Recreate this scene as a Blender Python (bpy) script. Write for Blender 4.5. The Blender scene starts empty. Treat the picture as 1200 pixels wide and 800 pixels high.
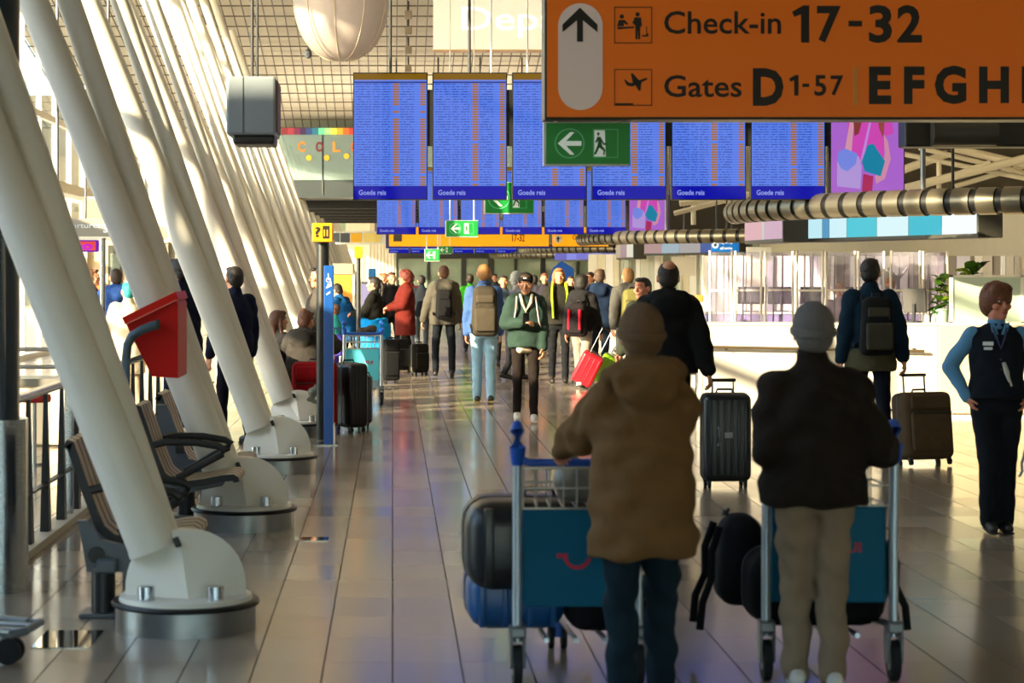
import bpy, bmesh, math, random
import numpy as np
from mathutils import Vector, Matrix, Euler

PI = math.pi
SC = bpy.context.scene
COL = SC.collection
RND = random.Random(7)

# ------------------------------------------------------------------ camera, sky, sun, lamps, exposure
F = 2400.0          # focal length in pixels of the 1200 x 800 frame
EYE = 1.78          # camera height
VX, VY = 460.0, 320.0


def at(px, py, y):
    """point seen at pixel (px, py) standing y metres down the hall"""
    return Vector(((px - VX) * y / F, y, EYE + (VY - py) * y / F))


def xat(px, y):
    return (px - VX) * y / F


def lin(c):
    if isinstance(c, str):
        c = c.lstrip('#')
        c = [int(c[i:i + 2], 16) / 255 for i in (0, 2, 4)]
    else:
        c = [v / 255 for v in c]
    return tuple((v / 12.92 if v <= 0.04045 else ((v + 0.055) / 1.055) ** 2.4) for v in c)


cam_data = bpy.data.cameras.new('camera')
cam = bpy.data.objects.new('camera', cam_data)
COL.objects.link(cam)
cam.location = (0, 0, EYE)
cam.rotation_euler = (PI / 2, 0, 0)
cam_data.sensor_width = 36.0
cam_data.lens = 36.0 * F / 1200.0
cam_data.shift_x = (600 - VX) / 1200.0
cam_data.shift_y = -(400 - VY) / 1200.0
cam_data.clip_end = 500
cam_data.dof.use_dof = True
cam_data.dof.focus_distance = 25.0
cam_data.dof.aperture_fstop = 4.0
SC.camera = cam

SC.view_settings.view_transform = 'Standard'
SC.view_settings.look = 'None'
SC.view_settings.gamma = 1.0
SC.view_settings.exposure = 0.05

SUN_DIR = Vector((0.66, 0.55, -0.26)).normalized()      # the way the light travels
world = bpy.data.worlds.new('sky')
SC.world = world
world.use_nodes = True
wn = world.node_tree
for n in list(wn.nodes):
    wn.nodes.remove(n)
wo = wn.nodes.new('ShaderNodeOutputWorld')
wb = wn.nodes.new('ShaderNodeBackground')
ws = wn.nodes.new('ShaderNodeTexSky')
ws.sky_type = 'NISHITA'
ws.sun_disc = False
ws.sun_elevation = math.asin(-SUN_DIR.z)
ws.sun_rotation = math.atan2(-SUN_DIR.x, -SUN_DIR.y)
ws.air_density = 1.0
ws.dust_density = 1.0
ws.ozone_density = 2.5
wb.inputs['Strength'].default_value = 1.1
wn.links.new(ws.outputs['Color'], wb.inputs['Color'])
wn.links.new(wb.outputs['Background'], wo.inputs['Surface'])

sun_data = bpy.data.lights.new('sun', 'SUN')
sun_data.energy = 25.0
sun_data.color = lin('#ffe6c2')
sun_data.angle = math.radians(0.6)
sun = bpy.data.objects.new('sun', sun_data)
COL.objects.link(sun)
sun.rotation_euler = SUN_DIR.to_track_quat('-Z', 'Y').to_euler()
sun.location = (-20, -5, 20)


def area_lamp(name, loc, size, power, color, rot):
    d = bpy.data.lights.new(name, 'AREA')
    d.shape = 'RECTANGLE'
    d.size, d.size_y = size
    d.energy = power
    d.color = lin(color)
    o = bpy.data.objects.new(name, d)
    o.location = loc
    o.rotation_euler = rot
    COL.objects.link(o)
    return o


# added area lights, unseen behind the flight boards, to brighten the vaulted ceiling
area_lamp('ceiling_fill', (1.0, 27.0, 3.75), (12, 0.5), 330, '#ffecd2', (PI, 0, 0))
area_lamp('ceiling_fill', (3.0, 47.5, 3.75), (14, 0.5), 330, '#ffecd2', (PI, 0, 0))

# ------------------------------------------------------------------ materials
MATS = {}


def mat(name, color, rough=0.6, metal=0.0, var=0.0, vscale=8.0, bump=0.0, bscale=30.0, spec=0.5,
        emit=None, estr=0.0, coat=0.0):
    if name in MATS:
        return MATS[name]
    m = bpy.data.materials.new(name)
    m.use_nodes = True
    nt = m.node_tree
    b = nt.nodes['Principled BSDF']
    c = lin(color)
    b.inputs['Base Color'].default_value = (*c, 1)
    b.inputs['Roughness'].default_value = rough
    b.inputs['Metallic'].default_value = metal
    b.inputs['Specular IOR Level'].default_value = spec
    b.inputs['Coat Weight'].default_value = coat
    tc = nt.nodes.new('ShaderNodeTexCoord')
    if var > 0:
        nz = nt.nodes.new('ShaderNodeTexNoise')
        nz.inputs['Scale'].default_value = vscale
        nz.inputs['Detail'].default_value = 4
        nt.links.new(tc.outputs['Object'], nz.inputs['Vector'])
        mx = nt.nodes.new('ShaderNodeMix')
        mx.data_type = 'RGBA'
        mx.inputs['A'].default_value = (*[v * (1 - var) for v in c], 1)
        mx.inputs['B'].default_value = (*[min(1, v * (1 + var)) for v in c], 1)
        nt.links.new(nz.outputs['Fac'], mx.inputs['Factor'])
        nt.links.new(mx.outputs['Result'], b.inputs['Base Color'])
    if bump > 0:
        n2 = nt.nodes.new('ShaderNodeTexNoise')
        n2.inputs['Scale'].default_value = bscale
        n2.inputs['Detail'].default_value = 5
        nt.links.new(tc.outputs['Object'], n2.inputs['Vector'])
        bp = nt.nodes.new('ShaderNodeBump')
        bp.inputs['Strength'].default_value = bump
        bp.inputs['Distance'].default_value = 0.02
        nt.links.new(n2.outputs['Fac'], bp.inputs['Height'])
        nt.links.new(bp.outputs['Normal'], b.inputs['Normal'])
    if emit is not None:
        b.inputs['Emission Color'].default_value = (*lin(emit), 1)
        b.inputs['Emission Strength'].default_value = estr
    MATS[name] = m
    return m


def cloth(color, var=0.18):
    key = 'cloth_%s' % (color if isinstance(color, str) else '%d_%d_%d' % tuple(color))
    return mat(key, color, rough=0.9, var=var, vscale=9, bump=0.55, bscale=11, spec=0.2)


def plain(color, rough=0.5, metal=0.0, spec=0.5):
    key = 'plain_%s_%.2f_%.1f' % (color, rough, metal)
    return mat(key, color, rough=rough, metal=metal, var=0.05, vscale=5, spec=spec)


def glow(color, strength=1.0):
    return mat('glow_%s_%.2f' % (color, strength), '#040404', rough=0.5, spec=0.12, emit=color, estr=strength)


def glass_mat(name, tint, gloss=0.12, body=0.0):
    """thin pane: mostly clear, partly mirror by Fresnel, a little milky"""
    if name in MATS:
        return MATS[name]
    m = bpy.data.materials.new(name)
    m.use_nodes = True
    nt = m.node_tree
    nt.nodes.clear()
    out = nt.nodes.new('ShaderNodeOutputMaterial')
    tr = nt.nodes.new('ShaderNodeBsdfTransparent')
    tr.inputs['Color'].default_value = (*lin(tint), 1)
    gl = nt.nodes.new('ShaderNodeBsdfGlossy')
    gl.inputs['Roughness'].default_value = 0.03
    df = nt.nodes.new('ShaderNodeBsdfDiffuse')
    df.inputs['Color'].default_value = (*lin(tint), 1)
    fr = nt.nodes.new('ShaderNodeFresnel')
    ge = nt.nodes.new('ShaderNodeNewGeometry')      # same reflectance from either side of the thin pane
    io = nt.nodes.new('ShaderNodeMapRange')
    io.inputs['To Min'].default_value = 1.45
    io.inputs['To Max'].default_value = 1 / 1.45
    nt.links.new(ge.outputs['Backfacing'], io.inputs['Value'])
    nt.links.new(io.outputs['Result'], fr.inputs['IOR'])
    mx0 = nt.nodes.new('ShaderNodeMixShader')
    mx0.inputs['Fac'].default_value = body
    mx = nt.nodes.new('ShaderNodeMixShader')
    nt.links.new(tr.outputs[0], mx0.inputs[1])
    nt.links.new(df.outputs[0], mx0.inputs[2])
    nt.links.new(fr.outputs[0], mx.inputs['Fac'])
    nt.links.new(mx0.outputs[0], mx.inputs[1])
    nt.links.new(gl.outputs[0], mx.inputs[2])
    nt.links.new(mx.outputs[0], out.inputs['Surface'])
    MATS[name] = m
    return m


def tile_mat():
    """polished beige-grey floor tile, its tint a little different from tile to tile"""
    m = bpy.data.materials.new('floor_tile')
    m.use_nodes = True
    nt = m.node_tree
    b = nt.nodes['Principled BSDF']
    geo = nt.nodes.new('ShaderNodeNewGeometry')
    sc = nt.nodes.new('ShaderNodeVectorMath'); sc.operation = 'DIVIDE'
    sc.inputs[1].default_value = (TILE_X, TILE_Y, 1)
    fl = nt.nodes.new('ShaderNodeVectorMath'); fl.operation = 'FLOOR'
    wnz = nt.nodes.new('ShaderNodeTexWhiteNoise')
    nt.links.new(geo.outputs['Position'], sc.inputs[0])
    nt.links.new(sc.outputs[0], fl.inputs[0])
    nt.links.new(fl.outputs[0], wnz.inputs['Vector'])
    nz = nt.nodes.new('ShaderNodeTexNoise')
    nz.inputs['Scale'].default_value = 60
    nt.links.new(geo.outputs['Position'], nz.inputs['Vector'])
    ad = nt.nodes.new('ShaderNodeMath'); ad.operation = 'MULTIPLY_ADD'
    ad.inputs[1].default_value = 0.35
    nt.links.new(nz.outputs['Fac'], ad.inputs[0])
    nt.links.new(wnz.outputs['Value'], ad.inputs[2])
    rp = nt.nodes.new('ShaderNodeMapRange')
    rp.inputs['From Max'].default_value = 1.35
    mx = nt.nodes.new('ShaderNodeMix'); mx.data_type = 'RGBA'
    mx.inputs['A'].default_value = (*lin('#948879'), 1)
    mx.inputs['B'].default_value = (*lin('#a29584'), 1)
    nt.links.new(ad.outputs[0], rp.inputs['Value'])
    nt.links.new(rp.outputs['Result'], mx.inputs['Factor'])
    nt.links.new(mx.outputs['Result'], b.inputs['Base Color'])
    rr = nt.nodes.new('ShaderNodeMapRange')
    rr.inputs['To Min'].default_value = 0.13
    rr.inputs['To Max'].default_value = 0.20
    nt.links.new(wnz.outputs['Value'], rr.inputs['Value'])
    nt.links.new(rr.outputs['Result'], b.inputs['Roughness'])
    b.inputs['Specular IOR Level'].default_value = 0.6
    return m


TILE_X, TILE_Y = 0.3125, 0.625
WHITE_PAINT = mat('white_paint', '#e6e2d6', rough=0.38, var=0.04, vscale=3)
STEEL = mat('brushed_steel', '#a9abad', rough=0.2, metal=1.0, bump=0.05, bscale=60)
CHROME = mat('chrome', '#c9ccd0', rough=0.12, metal=1.0)
BLACK = mat('black_plastic', '#0c0d0f', rough=0.45, var=0.1)
DARK = mat('dark_grey_metal', '#2b2d2f', rough=0.45, var=0.08)
GREY = mat('grey_metal', '#77797b', rough=0.4, metal=0.6, var=0.05)
MIDGREY = mat('mid_grey_plastic', '#5c6166', rough=0.5, var=0.05)
RUBBER = mat('rubber', '#15161a', rough=0.8)
SKIN = mat('skin', '#c58a6a', rough=0.55, var=0.08, vscale=20, bump=0.05, bscale=90)
SKIN_RED = mat('skin_ruddy', '#c07a60', rough=0.55, var=0.08, vscale=20)
EYE_WHITE = mat('eye_white', '#e8e4dd', rough=0.3)
IRIS = mat('iris', '#24160f', rough=0.25)
LIP = mat('lip', '#8d4a42', rough=0.5)
GLASS = glass_mat('clear_glass', '#f2f5f2')
PLEXI = glass_mat('plexi_glass', '#e9e6f2', body=0.10)
GREENGLASS = glass_mat('greenish_glass', '#cfdcd0', body=0.25)

# ------------------------------------------------------------------ mesh helpers
TMP = bpy.data.scenes.new('workbench')


class MB:
    def __init__(self):
        self.bm = bmesh.new()

    def _merge(self, t, M=None):
        if M is not None:
            bmesh.ops.transform(t, matrix=M, verts=t.verts)
        me = bpy.data.meshes.new('t')
        t.to_mesh(me)
        t.free()
        self.bm.from_mesh(me)
        bpy.data.meshes.remove(me)
        return self

    def box(self, c, s, rot=None, bevel=0.0, seg=2, taper=None):
        t = bmesh.new()
        bmesh.ops.create_cube(t, size=1.0)
        bmesh.ops.scale(t, vec=Vector(s), verts=t.verts)
        if taper:
            for v in t.verts:
                if v.co.z > 0:
                    v.co.x *= taper[0]
                    v.co.y *= taper[1]
        if bevel > 0:
            bmesh.ops.bevel(t, geom=t.edges[:], offset=bevel, segments=seg, affect='EDGES', profile=0.5)
        M = Matrix.Translation(Vector(c))
        if rot is not None:
            M = M @ Euler(rot).to_matrix().to_4x4()
        return self._merge(t, M)

    def span(self, lo, hi, bevel=0.0, seg=2):
        lo, hi = Vector(lo), Vector(hi)
        return self.box((lo + hi) / 2, hi - lo, bevel=bevel, seg=seg)

    def tube(self, p0, p1, r0, r1=None, n=12):
        p0, p1 = Vector(p0), Vector(p1)
        r1 = r0 if r1 is None else r1
        d = p1 - p0
        t = bmesh.new()
        bmesh.ops.create_cone(t, cap_ends=True, segments=n, radius1=r0, radius2=r1, depth=d.length)
        M = Matrix.Translation((p0 + p1) / 2) @ d.to_track_quat('Z', 'Y').to_matrix().to_4x4()
        return self._merge(t, M)

    def ell(self, c, r, rot=None, u=14, v=10):
        t = bmesh.new()
        bmesh.ops.create_uvsphere(t, u_segments=u, v_segments=v, radius=1.0)
        if not hasattr(r, '__len__'):
            r = (r, r, r)
        M = Matrix.Translation(Vector(c))
        if rot is not None:
            M = M @ (rot.to_4x4() if isinstance(rot, Matrix) else Euler(rot).to_matrix().to_4x4())
        M = M @ Matrix.Diagonal((*r, 1))
        return self._merge(t, M)

    def capsule(self, p0, p1, r0, r1=None, n=12):
        r1 = r0 if r1 is None else r1
        p0, p1 = Vector(p0), Vector(p1)
        self.ell(p0, r0, u=n, v=8)
        self.ell(p1, r1, u=n, v=8)
        if (p1 - p0).length > 1e-5:
            self.tube(p0, p1, r0, r1, n=n)
        return self

    def loft(self, rings, cap=True):
        bm = self.bm
        vs = [[bm.verts.new(Vector(p)) for p in ring] for ring in rings]
        n = len(vs[0])
        for a, b in zip(vs[:-1], vs[1:]):
            for i in range(n):
                j = (i + 1) % n
                bm.faces.new((a[i], a[j], b[j], b[i]))
        if cap:
            bm.faces.new(list(reversed(vs[0])))
            bm.faces.new(vs[-1])
        return self

    def path(self, pts, r, n=8, flat=1.0, up=(0, 0, 1)):
        pts = [Vector(p) for p in pts]
        rings = []
        up = Vector(up)
        for i, p in enumerate(pts):
            d = (pts[min(i + 1, len(pts) - 1)] - pts[max(i - 1, 0)]).normalized()
            a = d.cross(up)
            if a.length < 1e-3:
                a = d.cross(Vector((0, 1, 0)))
            a.normalize()
            b = d.cross(a).normalized()
            rr = r[i] if hasattr(r, '__len__') else r
            rings.append([p + a * math.cos(2 * PI * k / n) * rr + b * math.sin(2 * PI * k / n) * rr * flat for k in range(n)])
        return self.loft(rings)

    def prism(self, poly, y0, y1):
        """polygon in x-z, extruded along y"""
        bm = self.bm
        a = [bm.verts.new((x, y0, z)) for x, z in poly]
        b = [bm.verts.new((x, y1, z)) for x, z in poly]
        n = len(poly)
        bm.faces.new(a)
        bm.faces.new(list(reversed(b)))
        for i in range(n):
            j = (i + 1) % n
            bm.faces.new((a[j], a[i], b[i], b[j]))
        return self

    def prism_y(self, poly, x0, x1):
        """polygon in y-z, extruded along x"""
        bm = self.bm
        a = [bm.verts.new((x0, y, z)) for y, z in poly]
        b = [bm.verts.new((x1, y, z)) for y, z in poly]
        n = len(poly)
        bm.faces.new(a)
        bm.faces.new(list(reversed(b)))
        for i in range(n):
            j = (i + 1) % n
            bm.faces.new((a[j], a[i], b[i], b[j]))
        return self

    def lathe(self, prof, n=32, c=(0, 0, 0)):
        c = Vector(c)
        rings = [[c + Vector((r * math.cos(2 * PI * k / n), r * math.sin(2 * PI * k / n), z)) for k in range(n)] for r, z in prof]
        return self.loft(rings)

    def mesh(self, smooth=False, angle=0.6):
        bmesh.ops.recalc_face_normals(self.bm, faces=self.bm.faces)
        if smooth:
            for f in self.bm.faces:
                f.smooth = True
            for e in self.bm.edges:
                if len(e.link_faces) == 2 and e.calc_face_angle(0) > angle:
                    e.smooth = False
        me = bpy.data.meshes.new('m')
        self.bm.to_mesh(me)
        self.bm.free()
        return me

    def build(self, name, m, parent=None, smooth=False, loc=None, angle=0.6):
        return link(name, self.mesh(smooth, angle), m, parent, loc)


def link(name, me, m, parent=None, loc=None):
    me.name = name
    if m is not None and not me.materials:
        me.materials.append(m)
    o = bpy.data.objects.new(name, me)
    COL.objects.link(o)
    if parent is not None:
        o.parent = parent
    if loc is not None:
        o.location = loc
    return o


def remesh(mb, voxel, smooth=4, fold=0.0, seed=0.0):
    """join overlapping volumes of a figure or garment into one continuous skin"""
    me = mb.mesh()
    o = bpy.data.objects.new('w', me)
    TMP.collection.objects.link(o)
    md = o.modifiers.new('r', 'REMESH')
    md.mode = 'VOXEL'
    md.voxel_size = voxel
    if smooth:
        s = o.modifiers.new('s', 'SMOOTH')
        s.factor = 0.5
        s.iterations = smooth
    vl = TMP.view_layers[0]
    vl.update()
    ev = o.evaluated_get(vl.depsgraph)
    out = bpy.data.meshes.new_from_object(ev)
    bpy.data.objects.remove(o)
    bpy.data.meshes.remove(me)
    n = len(out.vertices)
    if fold > 0 and n:
        co = np.empty(n * 3, np.float32); out.vertices.foreach_get('co', co)
        no = np.empty(n * 3, np.float32); out.vertices.foreach_get('normal', no)
        co = co.reshape(-1, 3); no = no.reshape(-1, 3)
        x, y, z = co[:, 0], co[:, 1], co[:, 2]
        w = (np.sin(38 * z + 14 * x + 9 * np.sin(7 * y + seed) + seed) * 0.6 +
             np.sin(23 * z - 31 * x + 17 * y + 2.1 * seed) * 0.5 + np.sin(61 * z + 20 * x * np.sign(x) + seed * 3) * 0.35)
        co = co + no * (w * fold)[:, None]
        out.vertices.foreach_set('co', co.astype(np.float32).ravel())
    out.polygons.foreach_set('use_smooth', [True] * len(out.polygons))
    return out


def joined(meshes):
    bm = bmesh.new()
    for me in meshes:
        bm.from_mesh(me)
    out = bpy.data.meshes.new('j')
    bm.to_mesh(out)
    bm.free()
    out.polygons.foreach_set('use_smooth', [True] * len(out.polygons))
    return out


def thing(name, label, cat, loc=(0, 0, 0), rz=0.0, group=None, rot=None):
    o = bpy.data.objects.new(name, None)
    COL.objects.link(o)
    o.empty_display_size = 0.1
    o.location = loc
    o.rotation_euler = rot if rot is not None else (0, 0, rz)
    o['label'] = label
    o['category'] = cat
    if group:
        o['group'] = group
    return o


def struct(name, mb, m, parent=None, smooth=False):
    o = mb.build(name, m, parent, smooth)
    if parent is None:
        o['kind'] = 'structure'
    return o


def dup(root, loc, rz=None, label=None, scale=None):
    r = root.copy()
    COL.objects.link(r)
    r.location = loc
    if rz is not None:
        r.rotation_euler = (0, 0, rz)
    if scale is not None:
        r.scale = (scale, scale, scale)
    if label:
        r['label'] = label
    for ch in list(root.children):
        c = ch.copy()
        COL.objects.link(c)
        c.parent = r
        for g in list(ch.children):
            d = g.copy()
            COL.objects.link(d)
            d.parent = c
    return r


def text_mesh(s, bold=0.0, extrude=0.004):
    cu = bpy.data.curves.new('txt', 'FONT')
    cu.body = s
    cu.offset = bold
    cu.extrude = extrude
    cu.resolution_u = 3
    o = bpy.data.objects.new('txt', cu)
    TMP.collection.objects.link(o)
    TMP.view_layers[0].update()
    me = bpy.data.meshes.new_from_object(o.evaluated_get(TMP.view_layers[0].depsgraph))
    bpy.data.objects.remove(o)
    bpy.data.curves.remove(cu)
    return me


def lettering(s, m, parent, x0, x1, z0, z1, y, bold=0.0, name='lettering'):
    """flat print standing in the x-z plane, facing -y, filling the given box (parent's coordinates)"""
    me = text_mesh(s, bold)
    xs = [v.co.x for v in me.vertices]
    ys = [v.co.y for v in me.vertices]
    ax, bx, ay, by = min(xs), max(xs), min(ys), max(ys)
    sx = (x1 - x0) / max(bx - ax, 1e-6)
    sz = (z1 - z0) / max(by - ay, 1e-6)
    for v in me.vertices:
        v.co = Vector((x0 + (v.co.x - ax) * sx, y - 0.001 - v.co.z * 0.5, z0 + (v.co.y - ay) * sz))
    return link(name, me, m, parent)


def flat(poly, m, parent, y, name, t=0.003):
    """a flat printed shape on a sign face (x-z polygon facing -y)"""
    mb = MB()
    mb.prism(poly, y - t, y)
    return mb.build(name, m, parent)


def arc(cx, cz, r, a0, a1, n=24):
    return [(cx + r * math.cos(a0 + (a1 - a0) * i / n), cz + r * math.sin(a0 + (a1 - a0) * i / n)) for i in range(n + 1)]


def ring2(cx, cz, r, t, m, parent, y, name):
    mb = MB()
    n = 28
    for k in range(n):
        a, b = 2 * PI * k / n, 2 * PI * (k + 1) / n
        mb.prism([(cx + r * math.cos(a), cz + r * math.sin(a)), (cx + r * math.cos(b), cz + r * math.sin(b)),
                  (cx + (r - t) * math.cos(b), cz + (r - t) * math.sin(b)), (cx + (r - t) * math.cos(a), cz + (r - t) * math.sin(a))], y - 0.003, y)
    return mb.build(name, m, parent)

# ------------------------------------------------------------------ the hall: ground, floor
HALL_X0, HALL_X1, HALL_Y0, HALL_Y1 = -7.5, 17.0, -6.0, 95.0
mb = MB(); mb.span((-160, -60, -0.3), (HALL_X0 - 0.3, 220, -0.15))
struct('ground', mb, mat('forecourt_concrete', '#b9b2a4', rough=0.9, var=0.1, vscale=0.4))

floor_mat = tile_mat()
joint_mat = mat('floor_joint', '#1c1916', rough=0.7)
mb = MB(); mb.span((HALL_X0, HALL_Y0, -0.12), (HALL_X1, HALL_Y1, -0.0025))
floor = struct('floor', mb, joint_mat)
GX, GY = 0.0075, 0.002
OFFX = at(461, 0, 1).x        # a joint runs straight away from the camera foot
cells = []
i0, i1 = int(HALL_X0 / TILE_X) - 1, int(HALL_X1 / TILE_X) + 1
for j in range(-6, int(HALL_Y1 / TILE_Y)):
    for i in range(i0, i1):
        xa, xb = max(i * TILE_X + GX / 2, HALL_X0), min((i + 1) * TILE_X - GX / 2, HALL_X1)
        if xb - xa > 0.03:
            cells.append((xa, xb, j * TILE_Y + GY / 2, (j + 1) * TILE_Y - GY / 2))
shown = []
for c in cells:
    y = (c[2] + c[3]) / 2
    if y < 8.6:
        continue
    px = VX + F * (c[0] + c[1]) / 2 / y
    if -25 < px < 1225:
        shown.append((y, c))
shown.sort(key=lambda t: (t[0], t[1]))
near = set(t[1] for t in shown[:300])
full = TILE_X - GX
tile_me = None
rest = bmesh.new()
for c in cells:
    if c in near and abs((c[1] - c[0]) - full) < 1e-4:
        if tile_me is None:
            mb = MB(); mb.box((0, 0, -0.006), (full, TILE_Y - GY, 0.012))
            tile_me = mb.mesh(); tile_me.materials.append(floor_mat)
        link('tile', tile_me, None, floor, ((c[0] + c[1]) / 2, (c[2] + c[3]) / 2, 0))
    else:
        v = [rest.verts.new(p) for p in ((c[0], c[2], 0), (c[1], c[2], 0), (c[1], c[3], 0), (c[0], c[3], 0),
                                         (c[0], c[2], -.012), (c[1], c[2], -.012), (c[1], c[3], -.012), (c[0], c[3], -.012))]
        for q in ((0, 1, 2, 3), (0, 4, 5, 1), (1, 5, 6, 2), (2, 6, 7, 3), (3, 7, 4, 0)):
            rest.faces.new([v[k] for k in q])
me = bpy.data.meshes.new('tile_field'); rest.to_mesh(me); rest.free()
o = link('tile_field', me, floor_mat, floor); o['kind'] = 'stuff'
mb = MB(); mb.span((at(37, 0, 9.75).x, 9.72, 0.0), (at(106, 0, 9.75).x, 10.2, 0.004))
struct('floor_hatch', mb, mat('polished_hatch', '#8e8a80', rough=0.04, metal=1.0))
mb = MB(); mb.span((at(345, 0, 13.7).x, 13.62, 0.0), (at(385, 0, 13.7).x, 13.8, 0.004))
struct('floor_hatch', mb, mat('polished_hatch', '#8e8a80', rough=0.04, metal=1.0))

# ------------------------------------------------------------------ vaulted ceiling with its open grid
def ceil_z(y):
    if y < 34: return 8.2
    if y < 51:
        t = (y - 34) / 17
        return 8.2 - 2.75 * (t ** 1.35)
    return 5.45
prof = [(-6.3, 8.2), (34, 8.2)] + [(y, ceil_z(y)) for y in np.linspace(35, 51, 17)] + [(53, 5.2), (95.3, 5.2)]
CX0, CX1 = -7.9, 17.3
mb = MB()
mb.loft([[(x, y, z) for y, z in prof] + [(x, y, z + 0.25) for y, z in reversed(prof)] for x in (CX0, CX1)])
ceil_mat = mat('ceiling_panel', '#e0d9c6', rough=0.6, var=0.22, vscale=1.3)
ceiling = struct('ceiling', mb, ceil_mat)
bars = MB()
ys = np.linspace(30, 51, 22)
for k in range(int((CX1 - CX0) / 0.21)):
    x = CX0 + k * 0.21
    bars.loft([[(x, y, ceil_z(y) - 0.10), (x + 0.021, y, ceil_z(y) - 0.10), (x + 0.021, y, ceil_z(y) - 0.07), (x, y, ceil_z(y) - 0.07)] for y in ys])
for y in np.arange(30, 51, 0.72):
    z = ceil_z(y)
    bars.span((CX0, y, z - 0.10), (CX1, y + 0.026, z - 0.075))
o = bars.build('ceiling_grid', mat('grid_bronze', '#5f5544', rough=0.5, var=0.1), ceiling); o['kind'] = 'stuff'

# ------------------------------------------------------------------ walls
wall_mat = mat('cream_wall', '#d8d2c4', rough=0.7, var=0.05, vscale=2)
GL_Y0 = 11.6
mb = MB(); mb.span((-7.9, GL_Y0, -0.1), (-7.5, 17.2, 4.1))
wall_left = struct('wall_left', mb, wall_mat)
for y in np.arange(HALL_Y0, GL_Y0 - 1, 2.2):
    mb = MB(); mb.span((-7.72, y - 0.06, 0), (-7.48, y + 0.06, 8.2)); mb.build('mullion', WHITE_PAINT, wall_left)
    mb = MB(); mb.span((-7.62, y + 0.06, 0.06), (-7.60, y + 2.14, 8.2)); mb.build('pane', GLASS, wall_left)
# an unseen, added wing outside, which keeps the low sun off the near end of the hall
mb = MB(); mb.span((-20, -60, -0.2), (-15, 0.0, 13.0)); mb.span((-20, 0, -0.2), (-15, 4.0, 8.9)); mb.span((-20, 4.0, -0.2), (-15, 7.0, 7.3)); sun_block = struct('exterior_sun_block', mb, mat('sun_block_grey', '#8c9298', rough=0.7))
# the long pier outside, dim behind the glass
mb = MB(); mb.span((-75, 112, -0.2), (-9, 122, 11.5)); pier = struct('exterior_pier', mb, mat('pier_cladding', '#5d594c', rough=0.8))
for k in range(9):
    for z in (1.0, 4.6, 8.2):
        mb = MB(); mb.span((-74 + 7.2 * k, 111.9, z), (-68.2 + 7.2 * k, 112.1, z + 2.2)); mb.build('window', mat('pier_window', '#26302f', rough=0.15), pier)
mull = MB()
bays = [GL_Y0 + 2.03 * k for k in range(42)]
for k, y in enumerate(bays[:-1]):
    zb = 4.1 if y < 16.5 else 0.0
    mb = MB(); mb.span((-7.66, y - 0.035, zb), (-7.55, y + 0.035, 8.2))
    mb.build('mullion', WHITE_PAINT, wall_left)
    mb = MB(); mb.span((-7.615, y + 0.035, zb + 0.06), (-7.60, y + 1.995, 8.2))
    mb.build('pane', GLASS, wall_left)
for z, t in ((0.05, 0.06), (2.75, 0.05), (5.2, 0.07), (7.2, 0.05)):
    mb = MB(); mb.span((-7.67, 16.9 if z < 4 else GL_Y0, z - t), (-7.54, 95, z + t))
    mb.build('transom', WHITE_PAINT, wall_left)
# inner gallery edge along the glass: throws the band of shade across the leaning columns
mb = MB(); mb.span((-7.45, 17.2, 3.5), (-7.0, 95, 3.72))
mb.build('gallery_edge', mat('warm_white', '#e8e0cd', rough=0.6), wall_left)

mb = MB(); mb.span((17.0, HALL_Y0, -0.1), (17.3, 95, 8.3))
struct('wall_right', mb, wall_mat)
mb = MB(); mb.span((-7.9, -6.3, -0.1), (17.3, -6.0, 0.6)); mb.span((-7.9, -6.3, 2.9), (17.3, -6.0, 8.3))
wall_front = struct('wall_front', mb, mat('rear_wall', '#8f877b', rough=0.8))
for k in range(8):
    x = -7.5 + k * 2.6
    mb = MB(); mb.span((x, -6.2, 0.6), (x + 0.12, -6.05, 2.9)); mb.build('mullion', WHITE_PAINT, wall_front)
    mb = MB(); mb.span((x + 0.12, -6.14, 0.6), (x + 2.6, -6.12, 2.9)); mb.build('pane', GLASS, wall_front)
YB = 94.0
mb = MB(); mb.span((-7.9, 95.0, -0.1), (17.3, 95.3, 5.3))
wall_back = struct('wall_back', mb, mat('green_grey_panel', '#9fb09a', rough=0.5, var=0.12, vscale=1.0))
def wb(px): return xat(px, YB)
mb = MB(); mb.span((wb(405), YB, 0), (wb(464), YB + 0.3, 4.6)); mb.build('cream_panel', mat('cream_panel', '#e9e2d0', rough=0.6), wall_back)
for px in range(432, 464, 4):
    mb = MB(); mb.span((wb(px), YB - 0.06, 0), (wb(px) + 0.07, YB, 4.6)); mb.build('rib', mat('cream_panel', '#e9e2d0'), wall_back)
for px, w in ((465, 1.2), (501, 3), (541, 5), (572, 6), (603, 3), (634, 5), (676, 3)):
    mb = MB(); mb.span((wb(px), YB - 0.1, 0), (wb(px + w), YB, 4.6)); mb.build('mullion', DARK, wall_back)
for z0, z1 in ((2.45, 2.7), (3.6, 3.75)):
    mb = MB(); mb.span((wb(465), YB - 0.12, z0), (wb(720), YB - 0.02, z1)); mb.build('transom', DARK, wall_back)
for a, b in ((466, 500), (504, 540), (546, 571), (578, 602), (606, 633), (639, 675), (679, 718)):
    mb = MB(); mb.span((wb(a), YB - 0.05, 0.02), (wb(b), YB - 0.03, 2.45)); mb.build('pane', GREENGLASS, wall_back)

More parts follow.
